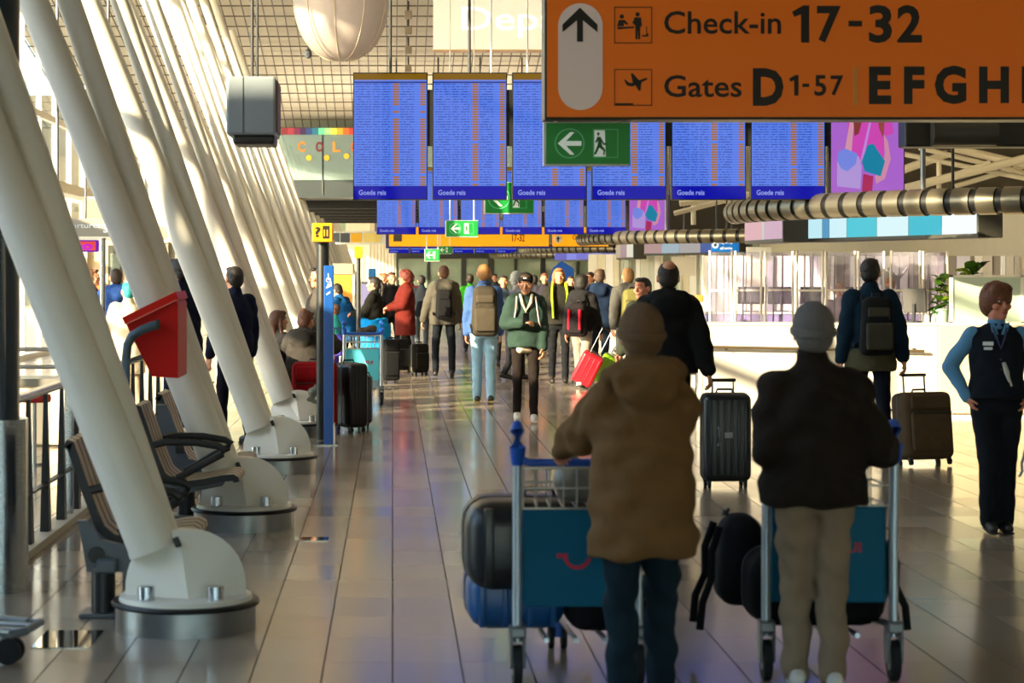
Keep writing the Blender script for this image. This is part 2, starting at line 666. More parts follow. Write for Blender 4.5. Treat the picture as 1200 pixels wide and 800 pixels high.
# ------------------------------------------------------------------ leaning columns
NCOL = 20
def base_parts(root):
    mb = MB(); mb.lathe([(0.0, 0.0), (0.352, 0.0), (0.352, 0.128), (0.0, 0.128)], 48); mb.build('base_drum', mat('drum_steel', '#8c8e90', rough=0.33, metal=1.0, var=0.25, vscale=9), root, True)
    mb = MB(); mb.lathe([(0.0, 0.122), (0.368, 0.122), (0.372, 0.134), (0.366, 0.146), (0.0, 0.146)], 48); mb.build('base_rim', BLACK, root, True)
    mb = MB(); mb.lathe([(0.0, 0.146), (0.335, 0.146), (0.33, 0.168), (0.0, 0.168)], 48); mb.build('base_plate', WHITE_PAINT, root, True)
    r = 0.305
    n = 24
    mb = MB(); bm = mb.bm
    zc = 0.165
    out = [bm.verts.new((r * math.cos(PI - PI * k / n), 0, zc + 0.335 * math.sin(PI - PI * k / n) ** 0.8)) for k in range(n + 1)]
    for sgn in (-1, 1):
        cr = []
        for k in range(n + 1):
            t = min(1, max(0, (out[k].co.x + 0.06) / 0.12))
            z = min(out[k].co.z, zc + 0.335)
            tt = k / n
            h = (z - zc) / 0.335
            cr.append(None)
        low = bm.verts.new((0.03, sgn * 0.17, zc))
        top = bm.verts.new((-0.03, sgn * 0.045, zc + 0.33))
        mid = n // 2
        for k in range(n):
            tip = None
            if k < mid - 1 or k > mid:
                bm.faces.new((out[k], out[k + 1], low) if False else (out[k], out[k + 1], top) if abs(out[k].co.x) < 0.16 else (out[k], out[k + 1], low))
            else:
                bm.faces.new((out[k], out[k + 1], top))
        ka = next(k for k in range(n + 1) if abs(out[k].co.x) < 0.16)
        kb = next(k for k in range(n + 1) if out[k].co.x > 0 and abs(out[k].co.x) >= 0.16)
        bm.faces.new((out[ka], top, low))
        bm.faces.new((top, out[kb], low))
    mb.build('saddle_fin', WHITE_PAINT, root)
    for bx, by in ((-0.175, -0.19), (0.165, -0.19), (-0.175, 0.19), (0.165, 0.19)):
        mb = MB(); mb.tube((bx, by, 0.165), (bx, by, 0.235), 0.042, n=16); mb.ell((bx, by, 0.235), (0.04, 0.04, 0.006))
        mb.build('bolt', CHROME, root, True)
    mb = MB(); mb.box((-0.035, -0.09, 0.44), (0.03, 0.03, 0.05), rot=(0, -0.4, 0), bevel=0.006); mb.build('wedge', BLACK, root)

ordn = ['First', 'Second', 'Third', 'Fourth', 'Fifth', 'Sixth', 'Seventh', 'Eighth', 'Ninth', 'Tenth', 'Eleventh', 'Twelfth', 'Thirteenth',
        'Fourteenth', 'Fifteenth', 'Sixteenth', 'Seventeenth', 'Eighteenth', 'Nineteenth', 'Twentieth']
col_label = {0: 'white leaning tubular column nearest the dark round pillar, striped bench behind its foot',
             1: 'white leaning column whose steel drum stands just past the red tilted box',
             2: 'white leaning column beside the two people in dark uniform, third in the row',
             3: 'white leaning column whose foot is hidden behind the blue pylon sign, fourth in the row'}
COLY = [10.3 + 4.06 * k for k in range(NCOL)]
first = None
for k, y in enumerate(COLY):
    lab = col_label.get(k, '%s white leaning column in the row, counted from the dark round pillar' % ordn[k].lower())
    root = thing('leaning_column', lab, 'column', (-1.04, y, 0), group='leaning columns along the glass front')
    if first is None:
        base_parts(root); first = root
    else:
        for ch in first.children:
            if ch.name.startswith(('pipe', 'rear_pipe', 'collar')):
                continue
            c = ch.copy(); COL.objects.link(c); c.parent = root
    zt = ceil_z(y) - 0.1 if y > 33 else 8.25
    d = Vector((-0.40, 0, 1.0))
    p0 = Vector((-0.165, 0, 0.40)); zb = 0.40
    mb = MB(); mb.tube(p0, p0 + d * (zt - zb), 0.124, 0.124 - 0.0055 * (zt - zb), n=32)
    mb.build('pipe', WHITE_PAINT, root, True)
    d2 = Vector((-0.342, 0.02, 1.0))
    q0 = Vector((-0.135, 0.10, 0.44))
    zt2 = min(zt, ceil_z(y + 0.5) - 0.1) if y > 33 else 8.25
    mb = MB(); mb.tube(q0, q0 + d2 * (zt2 - 0.44), 0.095, 0.070, n=24)
    mb.build('rear_pipe', WHITE_PAINT, root, True)
    mb = MB(); e = d.normalized(); mb.tube(p0 - e * 0.012, p0 + e * 0.02, 0.127, 0.127, n=32)
    mb.build('collar', WHITE_PAINT, root, True)

# ------------------------------------------------------------------ dark round pillar, railing
root = thing('round_pillar', 'dark round pillar on a brushed steel shaft at the frame edge', 'pillar', (xat(-3, 11.5), 11.5, 0))
mb = MB(); mb.tube((0, 0, 0), (0, 0, 0.965), 0.172, n=40); mb.build('steel_shaft', STEEL, root, True)
mb = MB(); mb.tube((0, 0, 0.96), (0, 0, 8.2), 0.124, n=40); mb.build('upper_shaft', mat('navy_lacquer', '#0d2433', rough=0.25, coat=0.3), root, True)

root = thing('balustrade', 'railing with black tapered balusters and brushed steel handrail', 'railing', (-2.33, 12.6, 0))
L = 14.0
mb = MB(); mb.tube((0, 0, 1.0), (0, L, 1.0), 0.032, n=14); mb.build('handrail', STEEL, root, True)
mb = MB(); mb.span((-0.02, 0, 0.36), (0.02, L, 0.375)); mb.build('middle_rail', BLACK, root)
mb = MB(); mb.span((-0.07, -0.1, 0), (0.07, L, 0.05)); mb.build('foot_rail', mat('cream_stone', '#c9c0aa', rough=0.5), root)
bal = None
for k in range(19):
    y = 0.5 + 0.66 * k
    mb = MB(); mb.loft([[(-.03, -.055, .05), (.03, -.055, .05), (.03, .055, .05), (-.03, .055, .05)],
                        [(-.012, -.016, .98), (.012, -.016, .98), (.012, .016, .98), (-.012, .016, .98)]])
    if bal is None:
        bal = mb.build('baluster', BLACK, root, loc=(0, y, 0))
    else:
        mb.bm.free(); c = bal.copy(); COL.objects.link(c); c.location = (0, y, 0)
mb = MB(); mb.span((-0.03, 2.13, .05), (0.03, 2.18, 1.0)); mb.build('end_post', STEEL, root)

# ------------------------------------------------------------------ glass bridge across the hall
YG = 50.0
root = thing('glass_bridge', 'overhead walkway with dark deck and glass balustrade under a rainbow handrail', 'bridge', (0, YG, 0))
xl, xr = xat(322, YG), 3.0
mb = MB(); mb.span((xl, 0.02, 3.62), (xr, 20, 4.08)); mb.build('deck', mat('deck_dark', '#3a4143', rough=0.35, var=0.2, vscale=1), root)
x = xl
for k in range(5):
    w = (xr - xl) / 5
    mb = MB(); mb.span((xl + k * w + 0.02, -0.02, 4.05), (xl + (k + 1) * w - 0.02, 0.0, 5.18)); mb.build('pane', glass_mat('bridge_glass', '#cfe3e2', body=0.25), root)
    mb = MB(); mb.tube((xl + k * w, 0.03, 3.7), (xl + k * w, 0.03, 5.2), 0.03); mb.build('post', DARK, root)
for k, c in enumerate(['#8e2f3c', '#b04050', '#7a2950', '#43275e', '#2f4f8f', '#2f7f9f', '#6fe0b0', '#a6ee9a', '#e8ec60', '#eeb43a', '#e07030', '#c84040']):
    a, b = xat(330 + 7.2 * k, YG), xat(330 + 7.2 * (k + 1), YG)
    mb = MB(); mb.span((a, -0.06, 5.16), (b, 0.06, 5.32)); mb.build('rail_segment', plain(c), root)
for ch, px, c in (('C', 353, '#f08a2a'), ('O', 374, '#7a2a35'), ('L', 394, '#f0983a'), ('O', 415, '#e06a2a')):
    zt, zb = at(0, 166, YG).z, at(0, 178, YG).z
    lettering(ch, plain(c), root, xat(px - 4, YG), xat(px + 5, YG), zb, zt, -0.03, bold=0.03)
for px, py in ((383, 185), (406, 183), (362, 185)):
    p = at(px, py, YG); mb = MB(); mb.tube((p.x, -0.05, p.z), (p.x, -0.025, p.z), 0.07, n=16); mb.build('dot', plain('#f2c23a'), root)
for k in range(6):
    mb = MB(); mb.span((xl, 2 + 3 * k, 3.42), (xr, 2.25 + 3 * k, 3.62)); mb.build('joist', DARK, root)

# ------------------------------------------------------------------ overhead signs
ORANGE = mat('sign_orange', '#d96a06', rough=0.4, emit='#c85a00', estr=0.16)
INK = mat('sign_ink', '#15130f', rough=0.5)
PILL = mat('pill_white', '#d8c6ba', rough=0.45, emit='#d8c6ba', estr=0.08)
YS = 14.0
root = thing('direction_sign', 'large orange hanging sign for check-in and gates with an up arrow', 'sign', (0, YS, 0))
S = lambda px: xat(px, YS)
Z = lambda py: at(0, py, YS).z
mb = MB(); mb.span((S(638), 0, Z(140)), (S(1300), 0.28, Z(-12)), bevel=0.01); mb.build('housing', mat('sign_frame', '#3a2a18', rough=0.4), root)
mb = MB(); mb.span((S(641), -0.006, Z(137)), (S(1297), 0.02, Z(-9))); mb.build('face', ORANGE, root)
f = -0.006
def pill(parent, y, x0, x1, zt, zb, m):
    r = (x1 - x0) / 2
    return flat(arc(x0 + r, zt - r, r, 0, PI, 18) + arc(x0 + r, zb + r, r, PI, 2 * PI, 18), m, parent, y, 'arrow_pill')
pill(root, f, S(654), S(706), Z(4), Z(129), PILL)
def poly(pts, m, name, y=f, parent=None, X=S, ZZ=Z, t=0.003):
    return flat([(X(a), ZZ(b)) for a, b in pts], m, parent or root, y, name, t)
poly([(679.5, 9), (700, 29), (700, 38), (683, 24), (683, 49), (676, 49), (676, 24), (659, 38), (659, 29)], INK, 'arrow', f - 0.003)
for s, x0, x1, y0, y1, b in (('Check-in', 778, 915, 13, 40, .012), ('7', 957, 985, 7, 50, .03), ('-', 994, 1010, 24.5, 31, .0), ('3', 1018, 1045, 6, 50.5, .03), ('2', 1051, 1080, 6, 50, .03), ('Gates', 778, 869, 88, 114, .012), ('D', 882, 918, 80, 124, .045),
                             ('-', 940, 948, 98, 102, .0), ('5', 954, 968, 88, 112.5, .02), ('7', 973, 988, 88.5, 112, .02), ('E', 1018, 1044, 78, 122, .045), ('F', 1059, 1083, 78, 122, .045), ('G', 1095, 1132, 77, 122, .045),
                             ('H', 1147, 1182, 78, 121, .045), ('M', 1197, 1245, 78, 121, .015)):
    lettering(s, INK, root, S(x0), S(x1), Z(y1), Z(y0), f, bold=b)
poly([(941, 6.5), (948, 6.5), (948, 50), (938.5, 50), (938.5, 17), (930.5, 20), (928, 14)], INK, 'numeral_one')
poly([(932, 88), (935.5, 88), (935.5, 112), (930.5, 112), (930.5, 94), (926, 95.8), (924.5, 92)], INK, 'numeral_one')
poly([(1000, 79), (1005, 79), (1005, 123), (1000, 123)], plain('#e0963e'), 'divider')
def frame_sq(x0, y0, x1, y1, name):
    mb = MB()
    for a in ([(x0, y0), (x1, y0), (x1, y0 + 1.2), (x0, y0 + 1.2)], [(x0, y1 - 1.2), (x1, y1 - 1.2), (x1, y1), (x0, y1)], [(x0, y0), (x0 + 1.2, y0), (x0 + 1.2, y1), (x0, y1)], [(x1 - 1.2, y0), (x1, y0), (x1, y1), (x1 - 1.2, y1)]):
        mb.prism([(S(p), Z(q)) for p, q in a], f - 0.003, f)
    mb.build(name, mat('sign_line', '#7a3a06', rough=0.5), root)
frame_sq(719.5, 8, 764, 51, 'pictogram_frame'); frame_sq(719.5, 81, 764, 124, 'pictogram_frame')
# check-in pictogram: clerk at a desk, traveller, case
mb = MB()
def pp(pts): mb.prism([(S(a), Z(b)) for a, b in pts], f - 0.003, f)
def disc(cx, cy, r): pp([(cx + r * math.cos(2 * PI * k / 14), cy + r * math.sin(2 * PI * k / 14)) for k in range(14)])
disc(728.5, 19.5, 2.6); disc(747, 17, 2.6)
pp([(723, 31), (725, 23.5), (732, 23.5), (736, 28), (734.5, 29.5), (731, 27), (731, 31)])
pp([(723, 32), (743, 31), (743, 33), (724, 34.5)])
pp([(743.5, 20.5), (751, 20.5), (752, 31), (750, 31), (750, 46), (747.6, 46), (747.3, 34), (746.8, 46), (744.4, 46), (744.4, 30), (740.5, 26.5), (742, 25)])
pp([(757, 31), (758, 31), (758, 39), (759.5, 39), (759.5, 43), (752.5, 43), (752.5, 41), (757, 41)])
mb.build('check_in_pictogram', INK, root)
mb = MB()
pp([(732.5, 97), (735, 96), (740, 97.5), (756, 91.5), (758.5, 91.8), (758, 93.5), (741, 101.5), (735, 100.5)])
pp([(741.5, 97.5), (739, 86.5), (741.5, 86), (749.5, 95)])
pp([(744, 99), (748.5, 106.5), (750.5, 106), (751.5, 96.5)])
pp([(733.5, 98), (731, 93.5), (733, 93.5), (736.5, 97)])
mb.build('plane_pictogram', INK, root)
mb = MB(); pp([(721, 121), (742, 121), (742, 123.5), (721, 123.5)]); mb.build('runway_bar', INK, root)
for px in (720, 1240):
    mb = MB(); mb.tube((S(px), 0.14, Z(-12)), (S(px), 0.14, 8.2), 0.02); mb.build('hanger', GREY, root, True)

GREEN = mat('exit_green', '#0b7a32', rough=0.4, emit='#07802c', estr=0.12)
SIGNWHITE = mat('sign_white', '#e4efe6', rough=0.4, emit='#dfeee2', estr=0.2)
def exit_sign(label, px0, px1, pyt, pyb, y, hang):
    w = (px1 - px0) * y / F
    h = (pyb - pyt) * y / F
    root = thing('exit_sign', label, 'sign', (xat(px0, y), y, at(0, pyb, y).z), group='green emergency exit signs')
    mb = MB(); mb.span((-0.03 * w, 0, -0.012), (w + 0.004, 0.09, h + 0.006)); mb.build('housing', mat('sign_case', '#c8ccc8', rough=0.4), root)
    mb = MB(); mb.span((0, -0.004, 0), (w, 0.01, h)); mb.build('face', GREEN, root)
    cx, cz, r = w * 0.28, h * 0.5, h * 0.37
    ring2(cx, cz, r, h * 0.035, mat('exit_light_green', '#5fc48a', rough=0.4), root, -0.004, 'arrow_ring')
    a = r * 0.78
    flat([(cx - a, cz), (cx + 0.05 * a, cz + 0.95 * a), (cx + 0.42 * a, cz + 0.95 * a), (cx - 0.3 * a, cz + 0.2 * a), (cx + a, cz + 0.2 * a), (cx + a, cz - 0.2 * a),
          (cx - 0.3 * a, cz - 0.2 * a), (cx + 0.42 * a, cz - 0.95 * a), (cx + 0.05 * a, cz - 0.95 * a)], SIGNWHITE, root, -0.005, 'arrow')
    dx, dw = w * 0.575, w * 0.125
    flat([(dx, h * .18), (dx + dw * 1.1, h * .18), (dx + dw, h * .82), (dx, h * .82)], SIGNWHITE, root, -0.004, 'door_symbol')
    mb = MB()
    X = lambda u: dx + (u - 0.1) * dw * 1.5
    ZZ = lambda v: h * (.18 + .64 * v)
    mb.prism([(X(.35) + .03 * h * math.cos(2 * PI * k / 10), ZZ(.86) + .045 * h * math.sin(2 * PI * k / 10)) for k in range(10)], -0.009, -0.007)
    mb.prism([(X(.3), ZZ(.76)), (X(.5), ZZ(.74)), (X(.7), ZZ(.52)), (X(.95), ZZ(.5)), (X(.95), ZZ(.44)), (X(.66), ZZ(.44)), (X(.56), ZZ(.56)), (X(.6), ZZ(.4)), (X(.8), ZZ(.26)), (X(.75), ZZ(.04)),
              (X(.66), ZZ(.05)), (X(.68), ZZ(.22)), (X(.42), ZZ(.34)), (X(.2), ZZ(.06)), (X(.08), ZZ(.1)), (X(.3), ZZ(.42)), (X(.34), ZZ(.6)), (X(.2), ZZ(.5)), (X(.16), ZZ(.56))], -0.009, -0.007)
    mb.build('running_figure', mat('exit_dark_green', '#0a5a28', rough=0.5), root)
    x0, x1, z0, z1 = w * .56, w * .86, h * .15, h * .85
    mb = MB(); t = h * .02
    for lo, hi in (((x0, z0), (x1, z0 + t)), ((x0, z1 - t), (x1, z1)), ((x0, z0), (x0 + t, z1)), ((x1 - t, z0), (x1, z1))):
        mb.span((lo[0], -0.006, lo[1]), (hi[0], -0.003, hi[1]))
    mb.build('symbol_frame', mat('exit_light_green', '#5fc48a', rough=0.4), root)
    top = hang - at(0, pyb, y).z
    for u in (0.12, 0.88):
        mb = MB(); mb.tube((w * u, 0.05, h), (w * u, 0.05, top), 0.012); mb.build('hanger', mat('white_rod', '#e8e8e4', rough=0.4), root)
    return root
exit_sign('green exit sign tucked under the big orange sign', 640, 738, 144, 192, 14.1, Z(139.5))
exit_sign('green exit sign peeping out below the front row of flight boards', 569, 625, 214, 249.5, 25.7, 8.1)
exit_sign('sunlit green exit sign in front of the second row of flight boards', 523, 560, 258.5, 277, 37.7, 7.5)
exit_sign('small dark green exit sign hung beneath the distant orange sign', 498, 515, 292, 305.5, 52.5, 3.6)
exit_sign('narrow green exit sign beside the small distant one', 514, 529, 288.5, 297, 55.5, 3.6)

# second, far orange sign
YF = 60.0
root = thing('far_direction_sign', 'long sunlit orange sign hanging beyond the second row of flight boards', 'sign', (0, YF, 0))
zt, zb = at(0, 266, YF).z, at(0, 288.5, YF).z
for a, b, nm in ((456, 643, 'face'), (648, 713, 'face')):
    mb = MB(); mb.span((xat(a, YF), -0.01, zb), (xat(b, YF), 0.2, zt)); mb.build(nm, mat('far_orange_sun_glow', '#ffae18', rough=0.45, emit='#ffa010', estr=0.5), root)  # sunshine on the far sign is put in as emission
mb = MB(); mb.span((xat(452, YF), -0.015, zb - 0.06), (xat(647, YF), 0.22, zb)); mb.build('lower_edge', plain('#25208a'), root)
mb = MB(); mb.span((xat(452, YF), 0.0, zb), (xat(456, YF), 0.22, zt)); mb.build('end_cap', plain('#3a3a66'), root)
lettering('Gates', INK, root, xat(671, YF), xat(685, YF), at(0, 281, YF).z, at(0, 275, YF).z, -0.012, bold=.01)
lettering('M', INK, root, xat(688, YF), xat(696, YF), at(0, 282, YF).z, at(0, 274, YF).z, -0.012, bold=.03)
lettering('17-32', INK, root, xat(600, YF), xat(615, YF), at(0, 283, YF).z, at(0, 274, YF).z, -0.012, bold=.02)
p = at(654, 280, YF)
mb = MB(); mb.tube((p.x, -0.02, p.z), (p.x, -0.01, p.z), 0.12, n=20); mb.build('arrow_disc', plain('#e8e2d8'), root)
flat([(p.x, p.z + .08), (p.x + .06, p.z), (p.x + .02, p.z), (p.x + .02, p.z - .08), (p.x - .02, p.z - .08), (p.x - .02, p.z), (p.x - .06, p.z)], INK, root, -0.021, 'arrow')
mb = MB(); mb.span((xat(461, YF), -0.016, at(0, 283, YF).z), (xat(471, YF), -0.01, at(0, 274, YF).z)); mb.build('pictogram', plain('#4a4440'), root)
for px in (480, 625):
    mb = MB(); mb.tube((xat(px, YF), .1, zt), (xat(px, YF), .1, 3.62), 0.03); mb.build('hanger', GREY, root)

YL = 70.0
root = thing('hanging_sign_band', 'pale sign band with yellow panels hanging beyond the black post', 'sign', (0, YL, 0))
mb = MB(); mb.span((xat(352, YL), 0, at(0, 286, YL).z), (xat(452, YL), .2, at(0, 271, YL).z)); mb.build('band', plain('#d8d8d2'), root)
for a, b, c in ((354, 364, '#e8b028'), (366, 385, '#3a4148'), (386, 398, '#5a6268'), (399, 410, '#4a5058'), (411, 424, '#e8b028'), (426, 446, '#e6cf7a')):
    mb = MB(); mb.span((xat(a, YL), -.01, at(0, 284, YL).z), (xat(b, YL), 0, at(0, 273, YL).z)); mb.build('panel', plain(c), root)
for px in (360, 440):
    mb = MB(); mb.tube((xat(px, YL), .1, at(0, 271, YL).z), (xat(px, YL), .1, 5.2), 0.03); mb.build('hanger', GREY, root)

# white illuminated banner
YW = 40.0
root = thing('departures_banner', 'white illuminated box sign lettered in paler white above the flight boards', 'sign', (0, YW, 0))
zb, zt = at(0, 58, YW).z, at(0, -14, YW).z
mb = MB(); mb.span((xat(508, YW), 0, zb), (xat(840, YW), .3, zt)); mb.build('light_box', mat('lightbox', '#dcd6c6', rough=0.4, emit='#fff6de', estr=0.5), root)
lettering('Departures', mat('lightbox_letter', '#ffffff', rough=0.4, emit='#ffffff', estr=1.1), root, xat(541, YW), xat(790, YW), at(0, 44, YW).z, at(0, 8, YW).z, -0.002)
mb = MB(); mb.span((xat(508, YW), -.02, zb - .03), (xat(840, YW), .32, zb)); mb.build('lower_edge', plain('#d8b48a'), root)
for px in (520, 820):
    mb = MB(); mb.tube((xat(px, YW), .15, zt), (xat(px, YW), .15, 7.6), .03); mb.build('hanger', GREY, root)

# ------------------------------------------------------------------ flight boards
def board_mat(seed):
    """flight list on a lit screen: thin dark text rows, ochre status columns (flat print)"""
    m = bpy.data.materials.new('flight_list')
    m.use_nodes = True
    nt = m.node_tree
    b = nt.nodes['Principled BSDF']
    b.inputs['Base Color'].default_value = (0.004, 0.004, 0.006, 1)
    b.inputs['Roughness'].default_value = 0.45
    b.inputs['Specular IOR Level'].default_value = 0.12
    tc = nt.nodes.new('ShaderNodeTexCoord')
    sp = nt.nodes.new('ShaderNodeSeparateXYZ')
    nt.links.new(tc.outputs['Object'], sp.inputs[0])
    def math_(op, a, bb=None, c=None):
        n = nt.nodes.new('ShaderNodeMath'); n.operation = op
        for k, v in enumerate((a, bb, c)):
            if v is None: continue
            if isinstance(v, (int, float)): n.inputs[k].default_value = v
            else: nt.links.new(v, n.inputs[k])
        return n.outputs[0]
    x, z = sp.outputs['X'], sp.outputs['Z']            # 0..0.85 , 0..1.2
    row = math_('MULTIPLY', z, 34.0)
    fr = math_('FRACT', row)
    rid = math_('FLOOR', row)
    comb = nt.nodes.new('ShaderNodeCombineXYZ')
    nt.links.new(math_('MULTIPLY', x, 55.0), comb.inputs[0]); nt.links.new(rid, comb.inputs[1]); comb.inputs[2].default_value = seed * 7.3
    nz = nt.nodes.new('ShaderNodeTexNoise'); nz.inputs['Scale'].default_value = 0.9; nz.inputs['Detail'].default_value = 2
    nt.links.new(comb.outputs[0], nz.inputs['Vector'])
    inrow = math_('LESS_THAN', math_('ABSOLUTE', math_('SUBTRACT', fr, 0.5)), 0.22)
    ink = math_('MULTIPLY', inrow, math_('GREATER_THAN', nz.outputs['Fac'], 0.47))
    def within(a, bb): return math_('MULTIPLY', math_('GREATER_THAN', x, a), math_('LESS_THAN', x, bb))
    textzone = math_('MAXIMUM', within(0.02, 0.20), math_('MAXIMUM', within(0.22, 0.30), math_('MAXIMUM', within(0.32, 0.42), within(0.54, 0.70))))
    ink = math_('MULTIPLY', ink, textzone)
    comb2 = nt.nodes.new('ShaderNodeCombineXYZ')
    nt.links.new(rid, comb2.inputs[0]); comb2.inputs[1].default_value = seed * 3.1
    wn_ = nt.nodes.new('ShaderNodeTexWhiteNoise'); nt.links.new(comb2.outputs[0], wn_.inputs['Vector'])
    has = math_('GREATER_THAN', wn_.outputs['Value'], 0.08)
    col = math_('MAXIMUM', within(0.455, 0.525), within(0.775, 0.832))
    box_ = math_('MULTIPLY', math_('MULTIPLY', math_('LESS_THAN', math_('ABSOLUTE', math_('SUBTRACT', fr, 0.5)), 0.36), has), col)
    def mix(f, a, bb):
        n = nt.nodes.new('ShaderNodeMix'); n.data_type = 'RGBA'
        nt.links.new(f, n.inputs['Factor'])
        for key, v in (('A', a), ('B', bb)):
            if isinstance(v, str): n.inputs[key].default_value = (*lin(v), 1)
            else: nt.links.new(v, n.inputs[key])
        return n.outputs['Result']
    c0 = mix(inrow, '#5c82ec', '#4f74e0')
    c1 = mix(ink, c0, '#3450ae')
    c2 = mix(box_, c1, '#a86a12')
    nt.links.new(c2, b.inputs['Emission Color'])
    b.inputs['Emission Strength'].default_value = 0.95
    return m
BOARD = [board_mat(k) for k in range(3)]
def flight_board(label, px0, w, Y, k, rows_group):
    r = thing('flight_board', label, 'screen', (xat(px0, Y), Y, 0), group=rows_group)
    zb = 2.65
    mb = MB(); mb.span((-0.012, 0, zb - 0.012), (w + 0.012, 0.1, zb + 1.482)); mb.build('housing', BLACK, r)
    mb = MB(); mb.span((0, -0.004, 0), (w, 0.0, 1.205)); o = mb.build('list_panel', BOARD[k % 3], r, loc=(0, 0, zb + 0.152))
    mb = MB(); mb.span((0, -0.005, zb), (w, 0, zb + 0.15)); mb.build('footer_bar', glow('#0a10a8', 0.9), r)
    mb = MB(); mb.span((0, -0.005, zb + 1.357), (w, 0, zb + 1.375)); mb.build('title_rule', glow('#24388c', 0.9), r)
    mb = MB(); mb.span((0, -0.005, zb + 1.395), (w, 0, zb + 1.468)); mb.build('header_bar', glow('#8a6410', 0.8), r)
    mb = MB(); mb.span((0, -0.004, zb + 1.375), (w, 0, zb + 1.395)); mb.build('title_bar', glow('#6b86e6', 0.9), r)
    lettering('Goede reis', glow('#93a2ea', 0.9), r, 0.055, 0.375, zb + 0.045, zb + 0.105, -0.006, bold=0.02)
    mb = MB(); mb.tube((w / 2, .12, zb + 1.2), (w / 2, .12, 8.2 if Y < 34 else ceil_z(Y)), .018); mb.build('hanger', DARK, r)
    mb = MB(); mb.span((w + .012, .02, zb + .62), (w + .075, .09, zb + 1.28)); mb.build('mounting_plate', BLACK, r)
    return r
row1 = [415, 508, 601.5, 694.5, 788, 881]
place1 = ['leftmost blue flight board in the front row above the walkway', 'second blue flight board in the front row, left of the hidden third',
          'blue flight board just left of the big orange sign, front row', 'blue flight board behind the green sign under the orange sign',
          'blue flight board between the green sign and the last list, front row', 'blue flight board next to the pink poster screen, front row']
for k, px in enumerate(row1):
    flight_board(place1[k], px, 0.85, 24.0, k, 'front row of flight boards')
place2 = ['first small blue flight board of the far second row, left end', 'second small blue flight board of the far row', 'third small blue flight board, behind the sunlit exit sign',
          'fourth small blue flight board, behind the half hidden exit sign', 'fifth small blue flight board of the far row', 'sixth small blue flight board, beside the small pink poster screen']
for k in range(6):
    flight_board(place2[k], 442 + 49.2 * k, 0.85, 45.4, k + 1, 'second row of flight boards')
for k in range(6):
    flight_board('%s tiny blue flight board of the third row, under the distant orange sign' % ordn[k].lower(), 456 + 25.2 * k, 0.85, 88.0, k, 'third row of flight boards')

def poster(label, px0, Y):
    r = thing('advert_screen', label, 'screen', (xat(px0, Y), Y, 0), group='pink advert screens')
    zb, w, h = 2.65, 0.85, 1.47
    mb = MB(); mb.span((-0.03, 0, zb - .01), (w + .012, .1, zb + h + .01)); mb.build('housing', BLACK, r)
    mb = MB(); mb.span((0, -.004, zb), (w, 0, zb + h)); mb.build('pink_ground', glow('#b068d2', .85), r)
    X = lambda u: u * w
    ZZ = lambda v: zb + v * h
    def g(pts, c, name, d): flat([(X(a), ZZ(b)) for a, b in pts], glow(c, .85), r, -.004 - .001 * d, name, .001)
    # v measured on the full screen, the top third hides behind the orange sign
    g([(.24, .38), (.22, .62), (.32, .74), (.46, .80), (.70, .80), (.82, .70), (.86, .52), (.74, .50), (.72, .30), (.28, .30)], '#d44bb8', 'jumper', 1)
    g([(.19, .40), (.27, .66), (.33, .66), (.30, .52), (.28, .38)], '#d99ab0', 'forearm', 2)
    g([(.72, .52), (.78, .46), (.82, .32), (.74, .16), (.62, .12), (.60, .18), (.70, .24), (.74, .36)], '#d68fae', 'hand', 2)
    g([(.32, .50), (.30, .66), (.38, .80), (.46, .86), (.44, .66), (.38, .52)], '#8a3a38', 'hair', 3)
    g([(.60, .84), (.68, .84), (.74, .66), (.72, .48), (.66, .56), (.62, .70)], '#9a4a44', 'hair', 3)
    g([(.46, .80), (.60, .80), (.62, .98), (.50, 1.0), (.42, .94)], '#e0a8b4', 'face', 3)
    g([(.50, .78), (.54, .66), (.58, .78)], '#e0a0b0', 'neckline', 4)
    g([(.60, .82), (.62, .80), (.44, .30), (.40, .30)], '#c78ae6', 'strap', 4)
    g([(.08, .10), (.08, .30), (.14, .34), (.38, .34), (.42, .26), (.40, .08)], '#b79ae0', 'lilac_bag', 4)
    g([(.08, .30), (.14, .24), (.22, .22), (.34, .28), (.36, .36), (.20, .40), (.10, .38)], '#7a8ce8', 'blue_flap', 5)
    g([(.42, .30), (.50, .43), (.58, .44), (.74, .30), (.68, .18), (.46, .22)], '#1c86a8', 'teal_bag', 5)
    g([(.42, .06), (.44, .20), (.58, .18), (.56, .04)], '#b02a5e', 'red_bag', 4)
    g([(.10, .03), (.10, .05), (.44, .05), (.44, .03)], '#e0509a', 'caption_line', 3)
    mb = MB(); mb.tube((w / 2, .12, zb + 1.3), (w / 2, .12, 8.2 if Y < 34 else ceil_z(Y)), .018); mb.build('hanger', DARK, r)
poster('tall pink advert screen showing a woman with handbags', 974, 24.0)
poster('small pink advert screen ending the far second row of boards', 737.5, 45.4)

